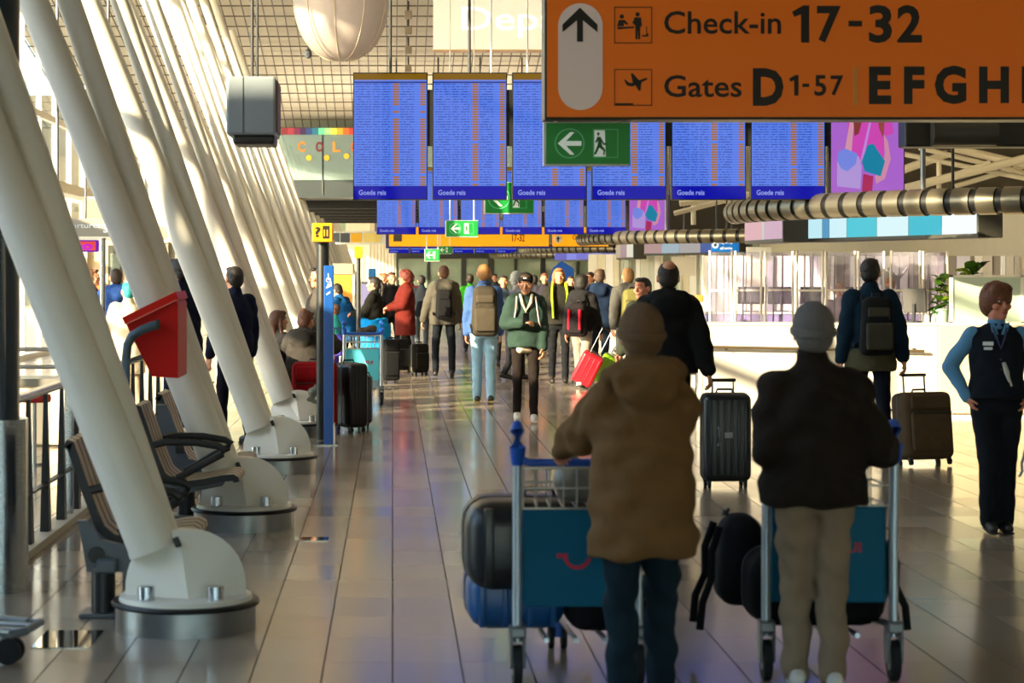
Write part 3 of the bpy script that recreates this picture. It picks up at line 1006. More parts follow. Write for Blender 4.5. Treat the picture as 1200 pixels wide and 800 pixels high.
# ------------------------------------------------------------------ things hanging from the ceiling
YB_ = 30.0
c = at(400, -6, YB_)
root = thing('ceiling_lantern', 'large pale translucent bowl lamp hanging high above the flight boards', 'lamp', (c.x, c.y, 0))
R_ = 57 * YB_ / F
lan = mat('lantern_fabric', '#948a84', rough=0.5, var=0.2, vscale=2.5)
mb = MB(); mb.lathe([(0.0, c.z - R_ * 1.36)] + [(R_ * math.sin(t) ** 0.85, c.z - R_ * 1.36 * math.cos(t)) for t in np.linspace(0.12, PI / 2, 14)] + [(R_ * 1.0, c.z + .5), (R_ * .96, c.z + .9), (0, c.z + .95)], 40)
mb.build('bowl', lan, root, True)
for k in range(10):
    a = 2 * PI * k / 10 + .2
    pts = [(R_ * 1.005 * math.sin(t) ** 0.85 * math.cos(a), R_ * 1.005 * math.sin(t) ** 0.85 * math.sin(a), c.z - R_ * 1.365 * math.cos(t)) for t in np.linspace(0.1, PI / 2, 10)]
    mb = MB(); mb.path(pts, 0.008, n=6); mb.build('rib', mat('lantern_rib', '#a89a84', rough=0.5), root)
mb = MB(); mb.tube((0, 0, c.z + .9), (0, 0, 8.2), 0.02); mb.build('hanger', GREY, root)
p = at(361, 63, 36)
root = thing('ceiling_spotlight', 'small round dark spotlight beside the big bowl lamp', 'lamp', (p.x, p.y, p.z))
mb = MB(); mb.ell((0, 0, 0), (.07, .07, .09)); mb.build('head', MIDGREY, root, True)
mb = MB(); mb.tube((0, 0, .08), (0, 0, ceil_z(36) - p.z), .012); mb.build('stem', DARK, root)
for k, (py, y) in enumerate(((7, 41.5), (19, 42.6), (33, 44.0), (47, 45.4))):
    z = ceil_z(y) - 0.28
    root = thing('ceiling_fixture', ['topmost', 'second from the top', 'third from the top', 'lowest'][k] + ' of the four small square grey ceiling fixtures beside the bowl lamp', 'lamp', (xat(478.5, y), y, 0), group='row of small ceiling fixtures')
    mb = MB(); mb.box((0, 0, z), (.15, .15, .16), bevel=.015); mb.build('body', mat('fixture_grey', '#8a8072', rough=.5), root)
    mb = MB(); mb.tube((0, 0, z + .07), (0, 0, ceil_z(y) + .02), .02); mb.build('stem', DARK, root)

YH = 16.0
root = thing('hanging_speaker', 'grey box speaker hanging on a dark cord in front of the white ribs', 'speaker', (xat(295, YH), YH, 0))
zt, zb = at(0, 89, YH).z, at(0, 158, YH).z
x0, x1 = xat(265, YH) - xat(295, YH), xat(323, YH) - xat(295, YH)
mb = MB(); mb.span((x0, 0, zb), (x1, .6, zt), bevel=.02); mb.build('cabinet', mat('speaker_grey', '#8f9aa2', rough=.45), root)
mb = MB(); mb.span((x0 + .13, -.003, zb + .01), (x0 + .136, .0, zt - .01)); mb.build('seam', DARK, root)
mb = MB(); mb.span((x1 - .003, .06, zb + .03), (x1 + .012, .54, zt - .03), bevel=.01); mb.build('side_panel', mat('speaker_lit_brown', '#8a6a56', rough=.6), root)  # light on the cabinet's right side is put into this brown
mb = MB(); mb.span((x0 + .05, .03, zb - .07), (x1 - .01, .5, zb + .005), bevel=.02); mb.build('bracket', DARK, root)
mb = MB(); mb.tube((-.01, .2, zt), (-.01, .2, 8.2), .012); mb.tube((.03, .2, zt), (.03, .2, 8.2), .01); mb.build('cord', DARK, root)

root = thing('cross_beam', 'dark steel beam crossing behind the lower right of the orange sign', 'beam', (0, 20.0, 0))
mb = MB(); mb.span((xat(1061, 20), 0, at(0, 172, 20).z), (xat(1350, 20), .3, at(0, 138, 20).z), bevel=.02); mb.build('beam', mat('beam_dark', '#201d18', rough=.45), root)
mb = MB(); mb.tube((xat(1090, 20), -.05, at(0, 156, 20).z), (xat(1165, 20), -.05, at(0, 156, 20).z), .13, n=20); mb.build('sleeve', mat('sleeve_grey', '#3d3a33', rough=.45), root, True)
mb = MB(); mb.tube((xat(1300, 20), .15, at(0, 140, 20).z), (xat(1300, 20), .15, 8.2), .03); mb.build('hanger', GREY, root)

# roof structure over the check-in islands
root = thing('roof_truss', 'bright white roof truss of crossing bars beyond the ringed tube', 'truss', (0, 48.0, 0))
tm = mat('truss_white', '#ded6c2', rough=.45)
segs = [((1055, 222), (1240, 176)), ((1060, 178), (1240, 214)), ((1090, 170), (1240, 206)), ((1050, 205), (1130, 176)), ((1060, 226), (1160, 190)), ((1107, 186), (1107, 225)),
        ((1130, 170), (1240, 196)), ((800, 222), (960, 250)), ((790, 250), (900, 222)), ((800, 236), (880, 228)), ((820, 226), (820, 262)), ((1140, 215), (1240, 186))]
for k, ((ax, ay), (bx, by)) in enumerate(segs):
    mb = MB(); a, b = at(ax, ay, 48), at(bx, by, 48); dy = (k % 4) * .5
    mb.tube((a.x, dy, a.z), (b.x, dy, b.z), .06 if k % 3 else .10, n=8); mb.build('bar', tm, root, True)
mb = MB(); a, b = at(1040, 236, 49), at(1260, 160, 49)
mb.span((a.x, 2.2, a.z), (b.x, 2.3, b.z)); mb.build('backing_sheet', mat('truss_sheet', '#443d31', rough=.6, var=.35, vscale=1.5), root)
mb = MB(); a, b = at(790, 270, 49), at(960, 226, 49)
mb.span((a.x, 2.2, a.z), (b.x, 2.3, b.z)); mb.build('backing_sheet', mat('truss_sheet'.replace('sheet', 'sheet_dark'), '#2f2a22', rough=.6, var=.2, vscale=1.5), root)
mb = MB(); a = at(1107, 160, 48); mb.tube((a.x, 1, a.z), (a.x, 1, ceil_z(49) + .1), .08); mb.build('hanger', tm, root)

# ringed tubes curving over each check-in island
RING = mat('tube_ring', '#77705f', rough=.36, metal=.75)
def ringed_tube(k, label):
    cy = 26.5 + 21.4 * k
    R0, zc, r = 5.47, 2.565, .152
    root = thing('ringed_tube', label, 'duct', (9.9, cy, 0), group='ringed tubes over the check-in islands')
    P = lambda t: Vector((-R0 * math.cos(t), -R0 * math.sin(t), zc))
    ts = np.linspace(0.0, 1.36, 48)
    mb = MB(); mb.path([P(t) for t in ts], r * .86, n=16); mb.build('inner_tube', BLACK, root, True)
    n = 26
    for i in range(n):
        ta, tb = 1.34 * i / n, 1.34 * (i + .72) / n
        mb = MB(); mb.path([P(ta + (tb - ta) * q / 3) for q in range(4)], r, n=18); mb.build('ring', RING, root, True)
    for t in (.25, .75, 1.2):
        q = P(t)
        mb = MB(); mb.tube(q + Vector((0, 0, r * .8)), (q.x, q.y, ceil_z(cy + q.y) + .05), .03); mb.build('hanger', GREY, root)
    return root
ringed_tube(0, 'thick ringed metal tube curving away above the row of cyan and white screens')
ringed_tube(1, 'middle ringed tube with dark gaps, above the blue bag drop sign')
ringed_tube(2, 'far thin ringed tube above the violet screens')
ringed_tube(3, 'farthest ringed tube, almost hidden beyond the violet screens')

def screen_bar(label, a, b, z0, z1, cells, n_depth=.35):
    """row of lit monitors in one dark housing between two floor-plan points"""
    a, b = Vector((*a, 0)), Vector((*b, 0))
    d = b - a
    ang = math.atan2(d.y, d.x)
    root = thing('counter_screen_bar', label, 'screen', a, ang, group='monitor bars over the check-in desks')
    L = d.length
    mb = MB(); mb.span((-.02, 0, z0 - .05), (L + .02, n_depth, z1 + .02), bevel=.012); mb.build('housing', mat('bar_housing', '#3b3a33', rough=.45), root)
    x = 0
    tot = sum(c[0] for c in cells)
    for w, c in cells:
        ww = L * w / tot
        mb = MB(); mb.span((x + .008, -.006, z0), (x + ww - .008, .002, z1)); mb.build('screen', glow(c, 1.0), root)
        x += ww
    for u in (.2, .8):
        mb = MB(); q_ = root.location.y + L * u * math.sin(ang); mb.tube((L * u, n_depth * .6, z1), (L * u, n_depth * .6, ceil_z(q_)), .018); mb.build('bracket', DARK, root)
    return root
def plan(px, y): return (xat(px, y), y)
b1 = screen_bar('row of glowing cyan and white screens under the thick ringed tube', plan(941, 27.6), plan(1145, 24.0), 2.245, 2.50,
           [(.7, '#bfe8f2'), (.25, '#5a98c0'), (.6, '#cdeef5'), (1, '#4fc4d4'), (1, '#d6f2f6'), (1, '#45bccf'), (1, '#f2fbfb')])
for i, (u, s) in enumerate(((1.35, '20'), (3.3, '21'), (2.2, '22'))):
    pass
screen_bar('short bar of pinkish screens left of the cyan screen row', plan(873, 29.0), plan(917, 27.2), 2.24, 2.52, [(1, '#d6a8b0'), (.15, '#c8c4bc'), (1, '#c9a6bb')])
b2 = screen_bar('bar of dull pink and grey screens left of the blue bag drop sign', plan(755, 49), plan(866, 45.4), 2.25, 2.50,
           [(1, '#b08f8c'), (1, '#9fb0ba'), (1.15, '#a8a2a0'), (.9, '#4a5e9a'), (1.1, '#1473c4')])
root = thing('bag_drop_sign', 'blue sign lettered Bag Drop and self service hanging over the far desks', 'sign', (xat(834, 45.0), 45.0, 0))
w = xat(864, 45) - xat(834, 45)
zb, zt = at(0, 294.5, 45).z, at(0, 280, 45).z
mb = MB(); mb.span((0, 0, zb), (w, .1, zt)); mb.build('panel', mat('sign_blue', '#0f76c8', rough=.4, emit='#0f76c8', estr=.55), root)
WH = mat('sign_print_white', '#f4f6f6', rough=.4, emit='#f4f6f6', estr=.7)
lettering('Bag Drop', WH, root, w * .3, w * .82, zb + .15, zb + .24, 0, bold=.03)
lettering('self service', WH, root, w * .33, w * .8, zb + .04, zb + .11, 0, bold=.03)
mb = MB(); mb.tube((w * .14, -.004, zb + .14), (w * .14, .002, zb + .14), .075, n=20); mb.build('emblem_disc', WH, root)
mb = MB(); mb.tube((w * .14, -.007, zb + .14), (w * .14, -.003, zb + .14), .035, n=16); mb.build('emblem_centre', plain('#0f76c8'), root)
for u in (.2, .8):
    mb = MB(); mb.tube((w * u, .05, zt), (w * u, .05, ceil_z(45) + .1), .02); mb.build('hanger', DARK, root)
screen_bar('far row of small violet screens beyond the pink and grey bar', plan(650, 72), plan(722, 66), 2.24, 2.54, [(1, '#5a58b8'), (.8, '#7a80d8'), (1, '#6a6ac8'), (1, '#8890dc'), (1, '#6060b8')])
screen_bar('violet screen strip with a white caption, end of the far row', plan(722, 66), plan(755, 64.2), 2.24, 2.42, [(1, '#6a70c8'), (1, '#7aa0e0')])
screen_bar('bar of small brown and cream screens at the far end of the middle tube', plan(722, 56), plan(742, 53.5), 2.2, 2.55, [(.6, '#b9a88c'), (.8, '#a08890'), (.8, '#d8d4c4')])

# ------------------------------------------------------------------ check-in desk facing the walkway
YD = 25.0
DW = mat('desk_white', '#d9d3c7', rough=.32)
DC = mat('desk_cream', '#cfbf9f', rough=.4)
root = thing('service_desk', 'long white service desk with a dark rail, backpacked man walking past', 'desk', (0, YD, 0))
zt = at(0, 381, YD).z
mb = MB(); mb.span((xat(826, YD), 0, .07), (xat(1099, YD), .7, zt), bevel=.01); mb.build('front', DW, root)
mb = MB(); mb.span((xat(1099.5, YD), -.03, .07), (xat(1330, YD), .7, zt), bevel=.01); mb.build('end_front', DC, root)
mb = MB(); mb.span((xat(824, YD), .03, 0), (xat(1330, YD), .66, .08)); mb.build('plinth', DW, root)
mb = MB(); mb.span((xat(824, YD), -.012, .095), (xat(1330, YD), .02, .125)); mb.build('lower_rail', DARK, root)
mb = MB(); mb.tube((xat(826, YD), -.09, at(0, 406, YD).z), (xat(1081, YD), -.09, at(0, 411, YD).z), .018); mb.build('hand_rail', mat('bronze_rail', '#6a5c48', rough=.4, metal=.5), root, True)
for px in (850, 930, 1005, 1070):
    mb = MB(); z = at(0, 408.5, YD).z; mb.tube((xat(px, YD), -.09, z), (xat(px, YD), .01, z), .012); mb.build('rail_bracket', DARK, root)
mb = MB(); mb.span((xat(822, YD), -.02, zt), (xat(1330, YD), .75, zt + .025), bevel=.008); mb.build('worktop', mat('worktop_white', '#f2eee6', rough=.3), root)
ztop = zt + .025
root = thing('framed_panel', 'white framed grey-green panel standing on the desk behind the staff member', 'panel', (0, YD + .35, 0))
Yp = YD + .35
x0, x1, z0, z1 = xat(1113, Yp), xat(1199, Yp), ztop, at(0, 322, Yp).z
mb = MB(); mb.span((x0, -.03, z0), (x0 + .035, .03, z1)); mb.span((x1 - .035, -.03, z0), (x1, .03, z1)); mb.span((x0, -.03, z1 - .03), (x1, .03, z1)); mb.span((x0, -.03, z0), (x1, .03, z0 + .012)); mb.build('frame', WHITE_PAINT, root)
mb = MB(); mb.span((x0 + .03, -.012, z0 + .01), (x1 - .03, .012, z1 - .02)); mb.build('sheet', mat('grey_green', '#a9b8a6', rough=.25), root)
mb = MB(); mb.span((x1, -.03, z0), (x1 + 1.0, .03, z1)); mb.build('second_sheet', mat('grey_green', '#a9b8a6'), root)

def leafy(label, name, px, y, zbase, height, spread, n, seed, pot=True):
    rr = random.Random(seed)
    root = thing(name, label, 'plant', (xat(px, y), y, zbase))
    if pot:
        mb = MB(); mb.lathe([(0, 0), (.09, 0), (.11, .16), (.10, .17), (.095, .15), (0, .15)], 20); mb.build('pot', mat('pot_green', '#9fb8a4', rough=.4), root, True)
    mb = MB(); mb.tube((0, 0, .1), (.01, 0, height * .9), .012, .006); mb.build('stem', mat('stem_brown', '#5a4a2a', rough=.8), root)
    lm = [mat('leaf_green', '#4f7d22', rough=.45, var=.2), mat('leaf_light', '#a9c42e', rough=.45, var=.2), mat('leaf_dark', '#274a1c', rough=.5)]
    base = None
    mb = MB(); bm = mb.bm
    L, W = 1.0, .28
    v = [bm.verts.new(q) for q in ((0, 0, 0), (.35, W, .06), (.35, 0, 0), (.35, -W, .06), (.7, W * .7, .02), (.7, 0, -.05), (.7, -W * .7, .02), (1, 0, -.18))]
    for q in ((0, 1, 2), (0, 2, 3), (1, 4, 5, 2), (2, 5, 6, 3), (4, 7, 5), (5, 7, 6)): bm.faces.new([v[i] for i in q])
    me = mb.mesh(True)
    mes = []
    for m in lm:
        c = me.copy(); c.materials.append(m); mes.append(c)
    for i in range(n):
        o = link('leaf', mes[rr.choice([0, 0, 1, 2])], None, root)
        t = rr.random()
        o.location = (rr.uniform(-.03, .03), rr.uniform(-.03, .03), .15 + (height - .2) * t)
        o.rotation_euler = (rr.uniform(-.5, .5), rr.uniform(-.9, .5), rr.uniform(0, 2 * PI))
        s = spread * rr.uniform(.7, 1.2)
        o.scale = (s, s, s)
    return root
leafy('tall leafy potted plant at the edge of the framed panel', 'potted_plant', 1102, YD + .55, ztop, .62, .16, 60, 3)
leafy('low bright green plant showing above the framed panel', 'potted_plant', 1140, YD + .62, ztop, .68, .26, 45, 5)
YT = YD + .5
def bottle(label, px, h, r, c):
    root = thing('bottle', label, 'bottle', (xat(px, YT), YT, ztop))
    mb = MB(); mb.lathe([(0, 0), (r, 0), (r, h * .62), (r * .35, h * .74), (r * .35, h * .86), (0, h * .86)], 16); mb.build('body', plain(c, .25), root, True)
    mb = MB(); mb.tube((0, 0, h * .85), (0, 0, h), r * .45, n=12); mb.tube((0, 0, h * .97), (0, -r * 1.2, h * .95), r * .2, n=8); mb.build('pump', WHITE_PAINT, root, True)
bottle('small white pump bottle on the desk beside the tall plant', 1086, .14, .035, '#e6e9ec')
bottle('pale green pump bottle on the desk at the plant pot', 1094, .10, .03, '#a8ccc0')
def monitor(label, px, y, z, w, h, back, rz):
    root = thing('desk_monitor', label, 'monitor', (xat(px, y), y, z), rz)
    mb = MB(); mb.box((0, 0, .12 + h / 2), (w, .04, h), rot=(-.12, 0, 0), bevel=.008); mb.build('case', plain(back), root)
    mb = MB(); mb.box((0, -.022, .12 + h / 2), (w * .94, .004, h * .9), rot=(-.12, 0, 0)); mb.build('screen', plain('#2a2c33', .2), root)
    mb = MB(); mb.tube((0, .03, 0), (0, .02, .14 + h * .3), .02); mb.build('stand', DARK, root)
    mb = MB(); mb.box((0, .03, .008), (w * .5, .16, .016), bevel=.005); mb.build('foot', DARK, root)
monitor('dark slanted monitor on the desk beside the backpacked man', 1072, YT, ztop, .30, .30, '#3c3a38', 2.5)

# low barrier left of the desk
root = thing('low_barrier', 'low white barrier with steel posts and rails left of the service desk', 'barrier', (0, 30.0, 0))
for px in (722, 745, 790, 815):
    mb = MB(); mb.span((xat(px, 30), 0, 0), (xat(px, 30) + .05, .05, .98)); mb.build('post', STEEL, root)
for z in (.3, .62, .95):
    mb = MB(); mb.span((xat(720, 30), .01, z), (xat(826, 30), .04, z + .04)); mb.build('rail', DARK, root)
mb = MB(); mb.span((xat(724, 30), .05, .1), (xat(822, 30), .08, .9)); mb.build('sheet', mat('barrier_sheet', '#d9d6d0', rough=.3), root)

# ------------------------------------------------------------------ backdrop of glass screens and panels behind the desks
rr = random.Random(21)
def panel_wall(name, px0, px1, y, z0, z1, palette, wmin, wmax):
    mb = MB(); mb.span((xat(px0, y), .1, 0), (xat(px1, y), .2, z1))
    for v in mb.bm.verts: v.co.y += y
    w = mb.build(name, mat('partition_core', '#bdb6ab', rough=.6)); w['kind'] = 'structure'
    px = px0
    while px < px1 - 1:
        wd = rr.uniform(wmin, wmax)
        q = min(px + wd, px1)
        dep = rr.uniform(0, .09)
        mb = MB(); mb.span((xat(px, y), y + dep - .02, z0), (xat(q, y) - .01, y + .1, z1)); mb.build('panel', plain(rr.choice(palette), .3), w)
        px = q
    return w
PALE = ['#ffffff', '#f4f0f4', '#e4deee', '#d8d0c4', '#f0e6d4', '#d4cce4', '#c4bab0', '#efe9f4', '#ffffff', '#9a9088', '#f6f2ea']
panel_wall('partition_desk', 824, 1260, 38.0, .02, 2.10, PALE, 5, 17)
panel_wall('partition_far', 690, 826, 56.0, .02, 2.3, ['#dfe4da', '#b9c4b8', '#f4f2e6', '#9aa49a', '#e8e2cc', '#cfd8d0', '#ffffff'], 3, 11)
# lilac counters in front of them
root = thing('lilac_counter', 'long low lilac check-in counter behind the glass screens', 'counter', (0, 33.0, 0))
LIL = mat('lilac_laminate', '#9d92c4', rough=.35, var=.1)
for k in range(9):
    a = 828 + k * 44
    mb = MB(); mb.span((xat(a, 33), 0, .02), (xat(a + 41, 33), .6, 1.12), bevel=.01); mb.build('front_panel', LIL, root)
mb = MB(); mb.span((xat(826, 33), -.02, 1.12), (xat(1226, 33), .65, 1.16)); mb.build('worktop', WHITE_PAINT, root)
for k, (px, wpx) in enumerate(((832, 26), (862, 30), (897, 32), (934, 30), (968, 34), (1006, 30), (1044, 34), (1082, 28))):
    y = 29.0 + .4 * (k % 3)
    root = thing('glass_screen', '%s clear plexiglass screen with pale posts standing behind the desk' % ordn[k].lower(), 'screen', (xat(px, y), y, 0), group='plexiglass screens behind the desk')
    w = wpx * y / F
    mb = MB(); mb.span((.02, -.004, .9), (w - .02, .004, 2.08)); mb.build('pane', PLEXI, root)
    for u in (0, w):
        mb = MB(); mb.tube((u, 0, 0), (u, 0, 2.1), .018, n=10); mb.build('post', mat('pale_post', '#e8e0d4', rough=.35), root, True)
    mb = MB(); mb.span((0, -.012, 1.52), (w, .012, 1.55)); mb.build('cross_rail', mat('pale_post', '#e8e0d4'), root)
    for u in (.3, .62):
        mb = MB(); mb.tube((w * u, .1, 0.02), (w * (u + .06), .1, 2.05), .012, n=8); mb.build('slim_rod', mat('rod_brown', '#8f7a6a', rough=.4), root, True)
for k, (px, c) in enumerate(((880, '#2a2630'), (915, '#4a4450'), (952, '#2e2a38'), (1002, '#3a3644'))):
    monitor('%s dark monitor on the lilac counter seen through the glass' % ordn[k].lower(), px, 33.2, 1.16, .42, .28, c, PI + .1 * k)
root = thing('white_sign_board', 'blank white board hanging over the lilac counter', 'sign', (xat(876, 36), 36, 0))
mb = MB(); mb.span((-.02, 0, 1.98), (.42, .03, 2.24)); mb.build('board', WHITE_PAINT, root)
mb = MB(); mb.tube((.2, .015, 2.24), (.2, .015, ceil_z(36) + .1), .01); mb.build('rod', GREY, root)
root = thing('white_banner', 'tall white blank banner hanging behind the balding man', 'banner', (xat(787, 50), 50, 0))
mb = MB(); mb.span((0, 0, 1.72), (.58, .03, 2.18)); mb.build('board', WHITE_PAINT, root)
mb = MB(); mb.tube((.3, .015, 2.18), (.3, .015, ceil_z(50) + .1), .01); mb.build('rod', GREY, root)
root = thing('orange_topped_post', 'white kiosk post with an orange top beyond the balding man', 'kiosk', (xat(816, 34), 34, 0))
mb = MB(); mb.span((0, 0, 0), (.12, .2, 1.3), bevel=.01); mb.build('body', plain('#e6d8cc'), root)
mb = MB(); mb.span((-.005, -.005, 1.3), (.125, .205, 1.42), bevel=.02); mb.build('cap', plain('#e0803a'), root)
root = thing('blue_canopy_sign', 'pointed bright blue sign over the far crowd', 'sign', (xat(658, 70), 70, 0))
mb = MB(); mb.prism([(-.45, 1.5), (.42, 1.5), (.42, 1.95), (0, 2.2), (-.3, 1.95)], 0, .06); mb.build('board', plain('#1a62d4'), root)
mb = MB(); mb.tube((0, .1, 0), (0, .1, 2.1), .03); mb.build('post', GREY, root)
root = thing('coat_stand', 'pale forked stand behind the desk beside the grey haired man', 'stand', (xat(1052, 29.6), 29.6, 0))
mb = MB(); mb.tube((0, 0, 0), (0, 0, 1.75), .022); mb.build('pole', mat('stand_grey', '#8a8890', rough=.5), root, True)
for s in (-1, 1):
    mb = MB(); mb.tube((0, 0, 1.68), (s * .14, 0, 1.86), .02); mb.build('fork', mat('stand_grey', '#8a8890'), root, True)
mb = MB(); mb.tube((0, 0, 0), (0, 0, .03), .16, n=20); mb.build('foot', DARK, root)

# ------------------------------------------------------------------ sign posts beside the columns
yq = 21.9
root = thing('meeting_point_post', 'black post carrying an orange cube with a question mark', 'sign', (xat(378, yq), yq, 0))
zb, zt = at(0, 283.5, yq).z, at(0, 261.5, yq).z
mb = MB(); mb.tube((0, .06, 0), (0, .06, zb), .068, n=18); mb.build('post', mat('post_black', '#17191b', rough=.4), root, True)
h = (zt - zb) / 2
mb = MB(); mb.span((-h * 1.08, -h, zb), (h * 1.08, h, zt), bevel=.008); mb.build('cube', mat('cube_orange', '#e39a14', rough=.4, emit='#e39000', estr=.12), root)
lettering('?', INK, root, -.078, -.02, zb + .05, zt - .04, -h - .001, bold=.03)
mb = MB(); mb.span((.005, -h - .004, zb + .035), (.075, -h, zt - .03)); mb.build('pictogram', INK, root)
for q in range(2):
    mb = MB(); mb.span((.018 + .03 * q, -h - .006, zb + .06), (.03 + .03 * q, -h - .004, zt - .07)); mb.build('pictogram_figure', plain('#e39a14'), root)
mb = MB(); mb.span((h * 1.08, -h * .7, zb + .02), (h * 1.08 + .004, h * .7, zt - .02)); mb.build('side_face', mat('cube_orange', '#e39a14'), root)
yq = 21.2
root = thing('blue_pylon', 'slim blue accessibility pylon with white symbols beside the red case', 'sign', (xat(385.5, yq), yq, 0))
zt = at(0, 311, yq).z
mb = MB(); mb.span((-.052, -.02, .012), (.045, .2, zt), bevel=.006); mb.build('board', mat('pylon_blue', '#0f4f9e', rough=.3), root)
mb = MB(); mb.span((-.16, -.06, 0), (.09, .26, .013)); mb.build('foot_plate', STEEL, root)
mb = MB(); mb.span((.045, -.02, .012), (.058, .2, .22)); mb.build('edge_strip', WHITE_PAINT, root)
WP = mat('print_pale', '#d5e2f2', rough=.5)
def zq(py): return at(0, py, yq).z
ring2(-.004, zq(328), .026, .006, WP, root, -.021, 'wheelchair_wheel')
flat([(-.012, zq(320)), (-.004, zq(320)), (.0, zq(326)), (.02, zq(326)), (.028, zq(332)), (.02, zq(333)), (.014, zq(328)), (-.01, zq(328))], WP, root, -.021, 'wheelchair_figure')
flat(arc(0, zq(334), .018, 0, 2 * PI, 14)[:-1], WP, root, -.021, 'symbol'); flat([(-.03, zq(336)), (.03, zq(333)), (.03, zq(335)), (-.03, zq(338))], WP, root, -.022, 'symbol')
flat([(-.028, zq(344)), (.012, zq(341)), (.016, zq(343)), (-.024, zq(346))], WP, root, -.021, 'symbol')
yq = 30
root = thing('far_information_post', 'dark post with an orange top beyond the man in the grey jacket', 'sign', (xat(420, yq), yq, 0))
mb = MB(); mb.tube((0, 0, 0), (0, 0, 2.02), .035, n=14); mb.build('post', DARK, root, True)
mb = MB(); mb.span((-.06, -.06, 2.0), (.06, .06, 2.17), bevel=.006); mb.build('cube', mat('cube_orange', '#e39a14'), root)
root = thing('orange_kiosk', 'orange panelled kiosk behind the blue pylon', 'kiosk', (xat(391, 46), 46, 0))
mb = MB(); mb.span((0, 0, 0), (.42, .5, 1.75), bevel=.01); mb.build('body', plain('#c58a2e', .5), root)
mb = MB(); mb.span((-.02, -.03, 1.75), (.44, .5, 2.0), bevel=.01); mb.build('hood', plain('#8a8478', .5), root)
mb = MB(); mb.span((.03, -.01, 1.45), (.39, .0, 1.62)); mb.build('display', plain('#e6a83a', .3), root)
mb = MB(); mb.span((.42, 0, 0), (.47, .5, 2.0)); mb.build('side_panel', WHITE_PAINT, root)
root = thing('check_in_machine', 'self-service machine with a pale screen and blue top at the ponytailed person', 'kiosk', (xat(424, 36), 36, 0))
mb = MB(); mb.span((0, 0, 0), (.22, .3, 1.15), bevel=.02); mb.build('pedestal', plain('#6a6f76'), root)
mb = MB(); mb.box((.11, .1, 1.38), (.26, .08, .5), rot=(-.15, 0, 0), bevel=.01); mb.build('screen_case', plain('#3a3c42'), root)
mb = MB(); mb.box((.11, .052, 1.38), (.22, .01, .42), rot=(-.15, 0, 0)); mb.build('screen', glow('#d8c8e8', .9), root)
mb = MB(); mb.box((.18, .1, 1.78), (.14, .1, .16), bevel=.02); mb.build('top_sign', plain('#2a7ab8'), root)

# ------------------------------------------------------------------ red tilted box on its bent stand
YR = 13.3
root = thing('red_collection_box', 'red tilted box on a bent blue-grey tube stand behind the nearest column', 'box', (xat(180, YR), YR, 0))
def rx(px): return xat(px, YR) - xat(180, YR)
def rz_(py): return at(0, py, YR).z
RED = mat('red_enamel', '#c60c02', rough=.55, var=.04, spec=.25)
mb = MB(); mb.prism([(rx(145), rz_(374)), (rx(153), rz_(391)), (rx(178), rz_(441)), (rx(208.5), rz_(443)), (rx(208.5), rz_(356)), (rx(203), rz_(345))], 0, .58); mb.build('body', RED, root)
mb = MB(); mb.prism([(rx(143), rz_(372)), (rx(147), rz_(380)), (rx(209.5), rz_(350)), (rx(206), rz_(341.5))], -.02, .6); mb.build('lid', mat('red_lid', '#d41606', rough=.5, spec=.25), root)
mb = MB(); mb.prism([(rx(148), rz_(379)), (rx(149), rz_(380)), (rx(208), rz_(351.5)), (rx(207.5), rz_(350.5))], -.024, .0); mb.build('lid_line', plain('#e8846a'), root)
mb = MB(); mb.path([(rx(186), -.04, rz_(380)), (rx(178), -.05, rz_(382)), (rx(166), -.05, rz_(387)), (rx(156), -.05, rz_(393)), (rx(150.5), -.05, rz_(404)), (rx(149), -.05, rz_(420)), (rx(149), -.05, rz_(520)), (rx(149), -.05, 0.02)], .030, n=14)
mb.build('tube_stand', mat('stand_blue_grey', '#3f5866', rough=.4), root, True)
mb = MB(); mb.tube((rx(186) - .01, -.04, rz_(380) + .003), (rx(188), -.04, rz_(379.5)), .033, n=14); mb.build('tube_cap', DARK, root)
mb = MB(); mb.tube((rx(149), -.05, 0), (rx(149), -.05, .02), .15, n=24); mb.build('foot_plate', STEEL, root)

# ------------------------------------------------------------------ striped bench seats
SEAT_PROF = [(-.375, .865), (-.355, .905), (-.32, .895), (-.285, .80), (-.235, .65), (-.19, .53), (-.155, .45), (-.10, .405), (-.02, .395), (.10, .41), (.22, .435), (.30, .44), (.335, .42), (.34, .39)]
SLAT = mat('seat_slat_beige', '#b3a184', rough=.5, var=.06)
SHELL = mat('seat_shell', '#1d1f22', rough=.5)
PANELG = mat('seat_panel_grey', '#4a525a', rough=.4)
def offset_prof(p, d):
    out = []
    for i in range(len(p)):
        a, b = Vector(p[max(i - 1, 0)]), Vector(p[min(i + 1, len(p) - 1)])
        t = (b - a).normalized()
        out.append((p[i][0] - t.y * -d, p[i][1] + t.x * -d))
    return out
def strip(prof, t, y0, y1):
    off = offset_prof(prof, t)
    mb = MB(); bm = mb.bm
    rows = []
    for y in (y0, y1):
        rows.append(([bm.verts.new((x, y, z)) for x, z in prof], [bm.verts.new((x, y, z)) for x, z in off]))
    (a, ao), (b, bo) = rows
    n = len(prof)
    for i in range(n - 1):
        bm.faces.new((a[i], a[i + 1], b[i + 1], b[i])); bm.faces.new((ao[i], bo[i], bo[i + 1], ao[i + 1]))
        bm.faces.new((a[i], ao[i], ao[i + 1], a[i + 1])); bm.faces.new((b[i], b[i + 1], bo[i + 1], bo[i]))
    bm.faces.new((a[0], b[0], bo[0], ao[0])); bm.faces.new((a[-1], ao[-1], bo[-1], b[-1]))
    return mb
